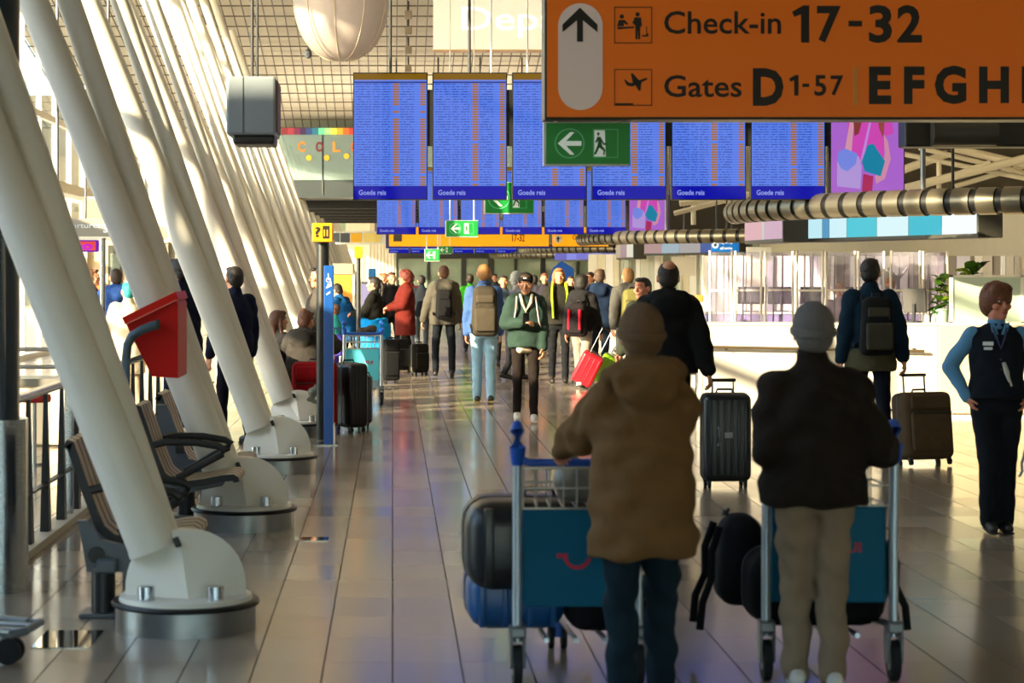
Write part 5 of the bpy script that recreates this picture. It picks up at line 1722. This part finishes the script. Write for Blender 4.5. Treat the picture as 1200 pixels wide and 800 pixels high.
# ------------------------------------------------------------------ luggage trolleys
def trolley(label, X, Y, rz=0.0, panel='#005b7c', basket=True, w=.50, mark='smile', accent='#0d4fb4'):
    root = thing('luggage_trolley', label, 'trolley', (X, Y, 0), rz)
    BL = mat('trolley_blue_' + accent, accent, rough=.4)
    TUBE = mat('trolley_tube', '#a9b4bc', rough=.3, metal=.7)
    hw = w / 2 + .012
    for sd in (-1, 1):
        mb = MB(); mb.path([(sd * hw, 0, .19), (sd * hw, .0, .6), (sd * hw, -.02, .97)], .021, n=12); mb.build('side_post', TUBE, root, True)
        mb = MB(); mb.path([(sd * hw, -.02, .955), (sd * hw, -.03, 1.03), (sd * hw, -.02, 1.10), (sd * hw, .01, 1.13)], [.026, .036, .033, .02], n=12); mb.build('grip', BL, root, True)
        mb = MB(); mb.tube((sd * hw - .018, 0, .088), (sd * hw + .018, 0, .088), .088, n=26); wh = mb.build('rear_wheel', RUBBER, root, True)
        mb = MB(); mb.tube((sd * hw - .02, 0, .088), (sd * hw + .02, 0, .088), .045, n=18); mb.build('hub', GREY, wh, True)
        mb = MB(); mb.prism_y([(-.04, .08), (.04, .08), (.05, .2), (.02, .26), (-.03, .26), (-.05, .2)], sd * hw - .034, sd * hw - .022)
        mb.prism_y([(-.04, .08), (.04, .08), (.05, .2), (.02, .26), (-.03, .26), (-.05, .2)], sd * hw + .022, sd * hw + .034); mb.box((sd * hw, 0, .235), (.07, .1, .05), bevel=.01); mb.build('wheel_fork', GREY, root)
        mb = MB(); mb.tube((sd * hw, .0, .24), (sd * .14, .92, .17), .016, n=10); mb.build('frame_bar', TUBE, root, True)
    mb = MB(); mb.path([(-hw, -.02, .985), (-hw + .05, -.03, .965), (hw - .05, -.03, .965), (hw, -.02, .985)], .017, n=12); mb.build('handle_bar', BL, root, True)
    mb = MB(); mb.box((0, .03, .545), (w - .03, .022, .42), bevel=.008); pn = mb.build('panel', mat('trolley_panel_' + panel, panel, rough=.6, spec=.2), root)
    # printed mark: a smile with a stroke and a dot, then the letters beneath at the far side
    PR = mat('print_red', '#b0123c', rough=.5)
    TX = (.03, .14)
    if mark == 'text':
        lettering('TUI', PR, root, TX[0], TX[1], .555, .60, .018, bold=.03)
    else:
        mb = MB()
        n = 14
        for k in range(n):
            a, b = PI * 1.08 + (PI * .84) * k / n, PI * 1.08 + (PI * .84) * (k + 1) / n
            ro, ri = .062, .046
            mb.prism([(.0 + ro * math.cos(a), .56 + ro * math.sin(a)), (ro * math.cos(b), .56 + ro * math.sin(b)), (ri * math.cos(b), .56 + ri * math.sin(b)), (ri * math.cos(a), .56 + ri * math.sin(a))], .013, .018)
        mb.build('printed_smile', PR, root); mb = MB(); mb.prism([(-.088, .548), (-.042, .548), (-.042, .566), (-.088, .566)], .013, .0185); mb.build('printed_stroke', PR, root); mb = MB()
        mb.prism([(.058 + .012 * math.cos(t), .59 + .012 * math.sin(t)) for t in [2 * PI * k / 12 for k in range(12)]], .013, .018)
        mb.build('printed_dot', PR, root)
    if basket:
        WIRE = mat('wire_steel', '#a6a39a', rough=.35, metal=.6)
        mb = MB()
        y0, y1, z0, z1 = .035, .30, .76, .935
        for k in range(9):
            x = -hw + .03 + k * (2 * hw - .06) / 8
            mb.tube((x, y0, z0), (x, y0, z1), .004, n=6); mb.tube((x * .92, y1, z0 + .01), (x * .92, y1, z1), .004, n=6); mb.tube((x, y0, z0), (x * .92, y1, z0 + .01), .004, n=6)
        for zz in (z0, (z0 + z1) / 2, z1):
            p = [(-hw + .02, y0, zz), (hw - .02, y0, zz), (hw * .9, y1, zz), (-hw * .9, y1, zz), (-hw + .02, y0, zz)]
            for a, b in zip(p[:-1], p[1:]): mb.tube(a, b, .0055, n=6)
        mb.build('basket', WIRE, root, True)
    for sd in (-1, 0, 1):
        mb = MB(); mb.tube((sd * .13, .05, .185), (sd * .12, .95, .155), .012, n=8); mb.build('deck_bar', TUBE, root, True)
    mb = MB(); mb.path([(-.16, .93, .16), (-.12, .99, .17), (.12, .99, .17), (.16, .93, .16)], .018, n=10); mb.build('nose_bar', BL, root, True)
    mb = MB(); mb.tube((0, .86, .15), (0, .86, .06), .022, .03, n=12); mb.build('front_leg', BL, root, True)
    for sd in (-1, 1):
        mb = MB(); mb.tube((sd * .03 - .012, .88, .06), (sd * .03 + .012, .88, .06), .06, n=20); mb.build('front_wheel', RUBBER, root, True)
    return root

# ------------------------------------------------------------------ the two travellers with trolleys in front
BACK, FRONT, LEFT, RIGHT = 0.0, PI, PI / 2, -PI / 2
T1X, T1Y = .800, 8.85
trolley('luggage trolley with teal panel and red printed smile, pushed by the person in brown parka', T1X, T1Y, 0.02, w=.50)
suitcase('black hard case lying across the top of the load on the smile trolley', T1X - .13, T1Y + .42, 0.03, .70, .52, .40, '#14171a', ribs=4, z=.37, wheels=False)
suitcase('blue hard case at the bottom of the load on the smile trolley', T1X - .25, T1Y + .50, 0.02, .44, .54, .28, '#0c4c86', ribs=4, z=.19, wheels=False)
suitcase('dark soft bag beside the blue case under the teal panel of the smile trolley', T1X + .17, T1Y + .40, 0.0, .40, .44, .24, '#101216', soft=True, z=.19, wheels=False)
root = thing('plastic_bag', 'grey plastic bag lying in the wire basket of the smile trolley', 'bag', (T1X + .02, T1Y + .16, .775))
mb = MB(); mb.ell((0, 0, .09), (.12, .09, .10)); mb.ell((-.05, .02, .17), (.06, .05, .07)); mb.ell((.08, -.02, .12), (.07, .06, .07))
link('bag', remesh(mb, .015, 2, .008, 2.0), mat('bag_grey', '#7a756c', rough=.4, bump=.4, bscale=14), root)
P1 = dict(X=1.005, Y=8.22, rz=0.06, h=1.605)
hl = wpos(P1['X'], P1['Y'], P1['rz'], (T1X - .10, T1Y - .05, .985))
hr = wpos(P1['X'], P1['Y'], P1['rz'], (T1X + .235, T1Y - .05, 1.0))
person('person in long brown hooded parka and brown beanie pushing the trolley with the red smile', P1['X'], P1['Y'], P1['h'], P1['rz'], lean=.10,
       legs=((.02, .12), (.22, .22)), hands=(hl + (Vector((-.25, -.5, -1)),), hr + (Vector((.7, -.6, -.8)),)), jacket='#6b4e2e', hem=.665, bulk=.058, hood=True, girth=1.02, drop=.07,
       pants='#10222c', leg_r=.080, shoes='#1a1614', hair='#5a4630', style='short', hat=('beanie', '#6e5236'), fine=1.3, fold=.011, curl=1.35, head=(0.05, -.04))
T2X, T2Y = 1.915, 8.97
trolley('luggage trolley with dark teal panel and red lettering, pushed by the person in black jacket', T2X, T2Y, -0.03, mark='text', w=.53)
suitcase('black soft bag loaded on the lettered trolley, blue strap across it', T2X, T2Y + .42, 0.0, .62, .50, .34, '#0c0d10', soft=True, z=.19, wheels=False)
backpack('black rucksack lying on the lettered trolley with straps hanging out to its side', T2X - .30, T2Y + .62, PI / 2, .42, .30, .24, 1.0, '#101114', off=-.1, zc=.78, worn=False)
backpack('dark rucksack wedged on the other side of the lettered trolley', T2X + .27, T2Y + .55, -PI / 2, .36, .30, .22, 1.0, '#15161a', off=-.1, zc=.72, worn=False)
P2 = dict(X=xat(955, 8.72), Y=8.74, rz=-0.04, h=1.60)
hl = wpos(P2['X'], P2['Y'], P2['rz'], (T2X - .225, T2Y - .05, .995))
hr = wpos(P2['X'], P2['Y'], P2['rz'], (T2X + .235, T2Y - .05, .995))
person('person in black jacket, grey beanie and pale sweatpants pushing the lettered trolley', P2['X'], P2['Y'], P2['h'], P2['rz'], lean=.05,
       legs=((.10, .16), (-.02, .10)), hands=(hl + (Vector((-.3, -.7, -1)),), hr + (Vector((.3, -.7, -1)),)), jacket='#211a14', hem=.825, bulk=.062, girth=1.06, drop=.035, collar=True,
       pants='#85735f', leg_r=.080, shoes='#c9c6c0', sole='#d8d4cc', hair='#6a6460', style='short', hat=('beanie', '#6f6a68'), fine=1.3, fold=.010, spread=.08, curl=1.35)

# staff member
rzs = PI - .10
Xs, Ys = xat(1168, 14.1), 14.1
r_, inf = person('staff member in navy vest over light blue shirt with hands at the trouser pockets', Xs, Ys, 1.66, rzs, spread=.06, legs=((.0, .06), (.16, .22)), hands=((-.20, .01, .925, Vector((-1, -.5, 0))), (.20, .01, .925, Vector((1, -.5, 0)))),
       jacket='#5688b0', vest='#10161f', hem=.93, bulk=.018, girth=1.06, belly=.012, collar=False, pants='#0d1118', leg_r=.088, shoes='#0f0f11', hair='#6a3a1e', style='curly', fine=1.25, head=(.35, .04), skin=SKIN_RED, fold=.004)
def worn(mb, name, m, parent, s, smooth=False):
    bmesh.ops.transform(mb.bm, matrix=Matrix.Diagonal((s, s, s, 1)), verts=mb.bm.verts)
    return mb.build(name, m, parent, smooth)
s = inf['s']; up = inf['dz'] / s
mb = MB()
mb.box((.09, .158, 1.335 + up), (.075, .012, .028), bevel=.004); mb.box((.09, .158, 1.30 + up), (.06, .010, .02), bevel=.003)
worn(mb, 'name_badge', plain('#dfe6ec'), r_, s)
mb = MB(); mb.path([(-.02, .15, 1.20 + up), (-.04, .158, 1.13 + up), (-.06, .158, 1.06 + up)], [.014, .020, .008], n=8); mb.path([(-.05, .158, 1.11 + up), (-.075, .16, 1.03 + up)], .007); worn(mb, 'key_clip', plain('#b9bcb4', .3), r_, s)
mb = MB(); mb.path([(.055, .10, 1.47 + up), (.03, .150, 1.38 + up), (.0, .160, 1.30 + up), (-.03, .150, 1.38 + up), (-.055, .10, 1.47 + up)], .008); worn(mb, 'lanyard', plain('#1a2c55'), r_, s)
for q in (-1, 1):
    mb = MB(); mb.prism([(q * .004, 1.385 + up), (q * .055, 1.42 + up), (q * .07, 1.49 + up), (q * .035, 1.475 + up)], .112, .118); worn(mb, 'collar_point', cloth('#5688b0'), r_, s)
mb = MB()
for q in range(4): mb.tube((0, .150 - .002 * q, 1.22 - .07 * q + up), (0, .158, 1.22 - .07 * q + up), .008, n=10)
worn(mb, 'button', plain('#22262e'), r_, s)

# trolley corner at the edge of the frame, and the plastic strap by the staff member
trolley('grey empty luggage trolley cut off at the lower left corner of the scene', -2.62, 9.45, -PI / 2 - .12, panel='#5b646a', accent='#59626a')
root = thing('hanging_strap', 'thin grey strap dangling beside the staff member', 'strap', (xat(1203, 14.3), 14.3, 0))
mb = MB(); mb.path([(.03, 0, .95), (.0, 0, .6), (-.02, 0, .5), (-.035, 0, .45), (-.03, .0, .40), (-.05, 0, .36)], .010); mb.build('strap', plain('#8a9094'), root, True)

# two men with cases
X3, Y3 = xat(783, 17.3), 17.3
suitcase('tall black hard case wheeled by the balding man in black', xat(851, 17.0), 17.05, 0.04, .40, .27, .73, '#12191f', ribs=6, handle=.10, side_handle=True)
h3 = wpos(X3, Y3, -.05, (xat(833, 17.05), 17.14, .93))
person('balding man in black hooded jacket pulling the tall black case', X3, Y3, 1.83, -.05, legs=((.18, .12), (-.18, .25)), hands=((-.30, .12, .95), h3), jacket='#121416', hem=.86, bulk=.055, hood=True, girth=1.05,
       pants='#15181d', hair='#231a14', style='bald', fine=1.0)
X4, Y4 = xat(1020, 19.4), 19.4
suitcase('brown soft case wheeled by the backpacked man in navy', xat(1084, 19.0), 19.0, .28, .50, .30, .62, '#4f3f2d', soft=True, handle=.17, tilt=-.12)
h4 = wpos(X4, Y4, 0, (xat(1063, 19.2), 19.22, .86))
person('man in navy jacket with dark backpack walking past the white desk', X4, Y4, 1.875, 0, legs=((.20, .12), (-.16, .25)), hands=(None, h4), jacket='#0b2436', hem=.93, bulk=.04, hood=False, pants='#0f1420', hair='#16110e', style='short', head=(-.35, 0))
backpack('dark backpack with a grey front pocket worn by the man in navy', X4, Y4, 0, .55, .33, .19, 1.875, '#17181a', pocket='#3d3c33', zc=1.20, off=.155)
root = thing('olive_jacket', 'olive jacket tied round the waist of the backpacked man', 'jacket', (X4, Y4, 0))
mb = MB(); mb.loft([[(rx * math.cos(t), ry * math.sin(t), zz) for t in [2 * PI * k / 20 for k in range(20)]] for zz, rx, ry in ((.86, .245, .19), (1.0, .245, .185), (1.10, .225, .175))])
link('cloth', remesh(mb, .02, 3, .006, 1.0), cloth('#4c4a38'), root)

# ------------------------------------------------------------------ the middle of the walkway
X, Y = xat(616, 24.4), 24.4
r_, inf = person('person in black cap and dark green jacket looking down at a phone', X, Y, 1.73, FRONT, legs=((.08, .10), (-.10, .22)), hands=((-.20, .12, .88), (.05, .27, 1.20, Vector((.9, -.4, -.6)))), jacket='#2a3d36', hem=.86, bulk=.045, hood=True,
       pants='#211a17', leg_r=.066, shoes='#dcd6cc', sole='#e8e2d8', hair='#3a2618', style='pony', hat=('cap', '#1c1a1b'), head=(-.1, .16), fine=1.0)
s = inf['s']; up = inf['dz'] / s
mb = MB(); mb.path([(.07, .085, 1.50 + up), (.05, .15, 1.40 + up), (.01, .185, 1.30 + up), (-.05, .15, 1.40 + up), (-.07, .085, 1.50 + up)], .018); worn(mb, 'pale_scarf', cloth('#d8ccae'), r_, s, True)
mb = MB(); mb.capsule((-.09, .02, .845 + up), (.07, .1, .845 + up), .05); worn(mb, 'shirt_hem', cloth('#cfc2a8'), r_, s, True)
for q in (-1, 1):
    mb = MB(); mb.path([(q * .115, .10, 1.47 + up), (q * .125, .172, 1.34 + up), (q * .15, .165, 1.18 + up), (q * .19, .06, 1.08 + up)], .024, n=8, flat=.4, up=(1, 0, 0)); worn(mb, 'pink_strap', cloth('#c9aeac'), r_, s, True)
pw = inf['arms'][1][2]
root = thing('mobile_phone', 'dark mobile phone held by the person in black cap', 'phone', (X, Y, 0), FRONT)
mb = MB(); mb.box((pw.x - .03, pw.y + .10, pw.z + .05), (.075, .012, .15), rot=(-.6, 0, 0), bevel=.005); mb.build('case', plain('#16181c', .3), root)
mb = MB(); mb.box((pw.x - .03, pw.y + .094, pw.z + .046), (.066, .004, .135), rot=(-.6, 0, 0)); mb.build('screen', plain('#3a424c', .2), root)

X, Y = xat(567, 27.9), 27.9
person('fair-haired man in denim jacket and light blue jeans walking away', X, Y, 1.85, BACK, legs=((.10, .10), (-.06, .16)), hands=((-.24, .12, .88), (.24, .16, .9)), jacket='#3c588c', hem=.86, bulk=.03, pants='#8fb4cc', leg_r=.075, shoes='#2a2a22', sole='#b09a4a',
       hair='#94683a', style='short', spread=.085)
backpack('large grey-brown backpack worn over the denim jacket', X, Y, 0, .68, .38, .24, 1.85, '#3a342b', pocket='#453e33', zc=1.20, off=.14)
X, Y = xat(520, 35), 35.0
person('man in two-tone grey hooded jacket walking away from the viewer', X, Y, 1.86, BACK, legs=((.12, .08), (-.10, .16)), hands=((-.36, .05, .95), None), jacket='#4c4840', hem=.80, bulk=.05, hood=True, pants='#11161d', shoes='#17130f', hair='#5a3a26', style='short', spread=.13)
backpack('small black backpack on the grey hooded jacket', X, Y, 0, .50, .30, .17, 1.86, '#141416', zc=1.18, off=.16)
X, Y = xat(655, 33), 33.0
r_, inf = person('long-haired person in dark jacket with bright yellow-green bands facing us', X, Y, 1.81, FRONT, legs=((.10, .10), (-.12, .2)), hands=(None, (.27, .05, .88)), jacket='#23211d', hem=.88, bulk=.04, pants='#14161a', hair='#8a5a34', style='long', shoes='#2a221c')
s = inf['s']; up = inf['dz'] / s
for q, a in ((-1, 1.16), (1, .98)):
    mb = MB(); mb.path([(q * .10, .03, 1.50 + up), (q * .115, .12, 1.42 + up), (q * .12, .172, 1.30 + up), (q * .10, .178, a + up)], .065, n=8, flat=.3, up=(1, 0, 0)); worn(mb, 'yellow_green_band', plain('#b6d21e', .5), r_, s, True)
X, Y = xat(706, 33), 33.4
person('man in navy hooded coat walking away beside the red and black bag', X, Y, 1.80, -.3, legs=((.12, .1), (-.12, .2)), jacket='#14243c', hem=.82, bulk=.05, hood=True, pants='#16202e', hair='#4a3526', style='short')
X, Y = xat(682, 31.6), 31.6
person('person in pale grey trousers with a dark hooded coat, walking away', X, Y, 1.70, -.5, legs=((.22, .12), (-.2, .2)), jacket='#1d1c1e', hem=.88, bulk=.05, hood=True, pants='#8c8478', leg_r=.085, hair='#14100e', style='curly', shoes='#c8c0b4')
backpack('black backpack with red side panels seen beside the navy coat', X + .04, Y - .02, -.5, .52, .32, .2, 1.70, '#1a1416', accent='#c01a34', zc=1.10, off=.19)
X, Y = xat(736, 31.2), 31.2
red_h = wpos(X, Y, .1, (xat(718, 31), 30.95, .92))
person('person in camouflage grey jacket trailing the red and green cases', X, Y, 1.81, .1, legs=((.2, .1), (-.15, .2)), hands=(red_h, (.28, .1, .9)), jacket='#4a4844', hem=.84, bulk=.05, hood=True, pants='#123640', hair='#8a6238', style='short')
backpack('olive backpack with pale straps on the camouflage jacket', X, Y, .1, .52, .34, .2, 1.81, '#6a6538', zc=1.24, off=.17)
suitcase('bright red hard case tilted and trailed along the walkway', xat(678.5, 31.4), 31.4, -.1, .33, .22, .50, '#d01626', ribs=4, handle=.42, rot=(.25, .46, -.1), z=.06)
suitcase('lime green hard case tilted close behind the red one', xat(700, 31.8), 31.8, -.1, .33, .22, .46, '#7fb01c', ribs=4, handle=.42, rot=(.25, .55, -.1), z=.05)
X, Y = xat(753, 23), 23.0
person('dark-haired man looking back over the shoulder of the balding man', X, Y, 1.69, PI - .9, jacket='#2c3026', hem=.86, bulk=.04, hair='#2a2420', skin=SKIN_RED, head=(.1, 0))

# group on the left of the walkway
X, Y = xat(475, 38), 38.0
person('auburn-haired person in long rust red coat standing in profile', X, Y, 1.78, LEFT + .25, legs=((.02, .04), (-.04, .06)), hands=((-.08, .32, 1.15, Vector((-.7, -.4, -.8))), (.08, .32, 1.12, Vector((.7, -.4, -.8)))), jacket='#561710', hem=.58, bulk=.06, collar=True, pants='#14110f', hair='#5e1f14', style='curly')
X, Y = xat(438, 33.5), 33.5
person('ponytailed person in black jacket with a blue coat round the waist', X, Y, 1.68, LEFT - .2, hands=((-.06, .33, 1.12, Vector((-.7, -.4, -.8))), (.06, .33, 1.12, Vector((.7, -.4, -.8)))), jacket='#12120f', hem=.92, bulk=.045, pants='#0a2c50', hair='#191310', style='pony')
root = thing('blue_coat', 'vivid blue coat wrapped round the ponytailed person', 'coat', (X, Y, 0))
mb = MB(); mb.loft([[(rx * math.cos(t), ry * math.sin(t), zz) for t in [2 * PI * k / 20 for k in range(20)]] for zz, rx, ry in ((.45, .29, .28), (.7, .30, .29), (.92, .27, .26), (1.04, .22, .22))])
mb.ell((-.08, -.25, .82), (.1, .06, .1)); link('cloth', remesh(mb, .022, 3, .014, 1.0), cloth('#0a86cf'), root)
X, Y = xat(410, 34.5), 34.5
person('dark-haired person in royal blue coat bending forward', X, Y, 1.62, LEFT - .5, lean=.45, jacket='#0a4a80', hem=.66, bulk=.07, pants='#14161c', hair='#1a1411', hands=((-.12, .5, .9), (.12, .5, .9)))
X, Y = xat(375, 26), 26.0
person('dark-haired man in taupe jacket standing in profile behind the blue pylon', X, Y, 1.82, LEFT + .15, legs=((0, .03), (-.02, .04)), hands=((-.15, .25, 1.0), (.15, .25, 1.0)), jacket='#45403a', hem=.80, bulk=.05, collar=True, pants='#23221f', hair='#1d1511', head=(0, .1))
X, Y = xat(391, 29), 29.0
person('child in turquoise jacket behind the pushed-in trolley', X, Y, 1.31, LEFT, jacket='#2fa9a4', hem=.84, bulk=.05, pants='#4a3ca0', hair='#4a3020')
X, Y = -1.03, 23.75
person('seated person with a hair bun in a patterned dark coat, behind the red case', xat(356, 23.6), 23.7, 1.66, BACK - .35, seated=True, z=.05, lean=.05, hands=((-.15, .4, 1.0), (.15, .4, 1.0)), jacket='#34302d', hem=.82, bulk=.07, hood=True, pants='#1c1c22', hair='#5a3420', style='bun', head=(-.2, .15))
X, Y = xat(326, 24.3), 24.4
person('seated brown-haired person leaning against the column behind the bun', X, Y, 1.64, RIGHT + .5, seated=True, z=.05, jacket='#1e1d1f', hem=.84, bulk=.05, hair='#4a2a1a', style='long', hands=((-.15, .4, .95), (.15, .4, .95)), pants='#22242a')
# two in dark uniform
X, Y = xat(213, 20.2), 20.2
person('person in dark navy uniform with a pale shoulder stripe, half behind the second column', X, Y, 1.88, LEFT * .5, lean=.06, legs=((.12, .08), (-.15, .2)), hands=((-.2, .3, 1.05), (.22, .25, 1.0)), jacket='#11152a', hem=.88, bulk=.04, pants='#0f0f1c', hair='#1b1310', shoes='#0c0c10')
X, Y = xat(274, 21.4), 21.4
person('second person in dark navy uniform, standing between the third and fourth columns', X, Y, 1.80, LEFT * .35, legs=((.16, .1), (-.10, .18)), jacket='#12162a', hem=.88, bulk=.035, pants='#101020', hair='#15100d', shoes='#0c0c10')

# people past the railing
X, Y = xat(150, 25.2), 25.2
person('person in cream coat with a turquoise head scarf past the railing', X, Y, 1.63, .4, jacket='#e8d9bd', hem=.55, bulk=.06, pants='#8a7a66', hair='#1d8a94', style='short', hands=((-.15, .3, 1.0), (.15, .3, 1.0)))
X, Y = xat(136, 29), 29.0
person('person in blue padded jacket standing behind the cream coat', X, Y, 1.80, .2, jacket='#1f3f7c', hem=.82, bulk=.06, hood=True, pants='#2a2c34', hair='#2c1d14')
X, Y = xat(108, 31), 31.0
person('person in plum jacket beside the steel post past the railing', X, Y, 1.80, RIGHT, jacket='#46283c', hem=.8, bulk=.04, pants='#2a2630', hair='#5a3a24')

# farther crowd
far = [(607, 34, 1.76, RIGHT + .1, '#4a4a50', '#17171b', '#8a8a8a', ('beanie', '#5a5e62'), 'man in grey beanie in profile behind the denim jacket'),
       (590, 39, 1.70, FRONT, '#3c4652', '#1a1a20', '#1a1412', None, 'dark-haired man facing us between the two tall backpackers'),
       (551, 46, 1.72, BACK, '#4fc832', '#2a2a2e', '#2a1c14', None, 'person in luminous green jacket far down the walkway'),
       (494, 44, 1.70, BACK, '#20242c', '#565a60', '#1c1411', None, 'person in dark jacket and grey trousers between the red coat and grey hoodie'),
       (459, 42, 1.76, FRONT + .4, '#1b191b', '#141416', '#4a2a1c', None, 'person in black coat facing us behind the red coat'),
       (481, 45, 1.74, FRONT - .3, '#8a2c2c', '#20202a', '#7a2f20', None, 'red-haired person mostly hidden behind the rust red coat'),
       (449, 43, 1.74, LEFT, '#2b2724', '#1c1c22', '#8a5a38', None, 'brown-haired person close behind the ponytail'),
       (669, 43, 1.68, FRONT, '#3a3236', '#1a1a20', '#2a1c16', None, 'person facing us behind the yellow-green bands'),
       (691, 40, 1.76, LEFT + .8, '#cfc8bc', '#2a2a30', '#1d1613', None, 'dark-haired man in pale top looking sideways by the navy coat'),
       (638, 46, 1.74, FRONT, '#2b2730', '#1c1c24', '#6a3c28', None, 'person facing us far behind the black cap'),
       (626, 47, 1.70, BACK, '#26262c', '#1c1c24', '#16110f', None, 'dark figure seen over the shoulder of the black cap'),
       (759, 60, 1.72, BACK, '#6a6258', '#2a2a30', '#3a2a1e', None, 'distant person beyond the camouflage jacket'),
       (580, 62, 1.72, FRONT, '#3a3f48', '#24242a', '#2a1e18', None, 'distant person at the far green glass wall'),
       (1041, 30.2, 1.76, RIGHT - .5, '#8a7f8c', '#26262e', '#b0aca6', None, 'grey-haired man standing behind the desk beyond the backpacked man'),
       (985, 30.6, 1.60, FRONT, '#b9a2a0', '#26262e', '#b08a5a', None, 'fair-haired clerk behind the plexiglass near the beanie')]
for px, y, h, rz, jc, pc, hc, hat, lab in far:
    person(lab, xat(px, y), y, h, rz, jacket=jc, pants=pc, hair=hc, hat=hat, bulk=.04, fine=.75, fold=.004, hem=.84)

# ------------------------------------------------------------------ cases and trolley on the left
suitcase('big red fabric case standing behind the blue pylon', xat(369, 22.8), 22.8, -.04, .50, .30, .74, '#8f0c12', soft=True, handle=0)
suitcase('upright black ribbed case beside the big red one', xat(411, 23.0), 23.0, .55, .25, .40, .72, '#15161a', ribs=5, side_color='#5a5a56', handle=0)
suitcase('narrow black case tucked behind the black ribbed one', xat(426, 23.6), 23.6, 0, .2, .3, .55, '#1b1c20', ribs=3)
suitcase('small black cabin case with a beige side on the walkway by the rust red coat', xat(491, 35.6), 35.6, .5, .30, .24, .50, '#17150f', soft=True, side_color='#8a7c62')
suitcase('dark cabin case standing behind the far trolley post', xat(458, 33.0), 33.0, .2, .27, .22, .66, '#101012', soft=True, z=0)
suitcase('black cabin case at the feet of the person in rust red coat', xat(472, 36.5), 36.5, .1, .3, .22, .55, '#131213', soft=True)
root = thing('plastic_carrier', 'crumpled grey-green carrier bag hung on the front of the red case', 'bag', (xat(364, 22.5), 22.5, .27))
mb = MB(); mb.ell((0, 0, .09), (.10, .07, .09)); mb.ell((.02, 0, .18), (.07, .06, .07)); mb.ell((-.05, .02, .15), (.05, .05, .07)); mb.ell((.05, .03, .24), (.02, .03, .06))
link('bag', remesh(mb, .016, 2, .012, 2.0), mat('carrier_film', '#70766c', rough=.35, var=.35, vscale=7, bump=.5, bscale=12), root)
X, Y = xat(425, 27.6), 27.6
trolley('luggage trolley with bright cyan panel standing among the waiting travellers', X, Y, .12, panel='#5fd0ea', mark='text', w=.48)  # sunlight on this panel is put into its brighter cyan
suitcase('white and blue patterned bag low on the cyan trolley', X + .03, Y + .45, .1, .40, .4, .22, '#9fb6c8', soft=True, z=.19, wheels=False)
root = thing('folded_jacket', 'folded dark grey jacket on top of the cyan trolley basket', 'jacket', (X + .05, Y + .17, .95))
mb = MB(); mb.ell((0, 0, .05), (.15, .1, .05)); mb.ell((.06, .02, .08), (.08, .07, .04)); link('cloth', remesh(mb, .014, 2, .008, 4.0), cloth('#4a4238'), root)
root = thing('violet_bag', 'violet bag held by the child in turquoise', 'bag', (xat(393, 28.4), 28.4, .62))
mb = MB(); mb.box((0, 0, .16), (.22, .12, .3), bevel=.05, seg=3); mb.build('bag', cloth('#5a4ec0'), root, True)
mb = MB(); mb.path([(-.07, 0, .3), (-.05, 0, .40), (.05, 0, .40), (.07, 0, .3)], .01); mb.build('handle', cloth('#3a3080'), root, True)

bpy.data.scenes.remove(TMP)
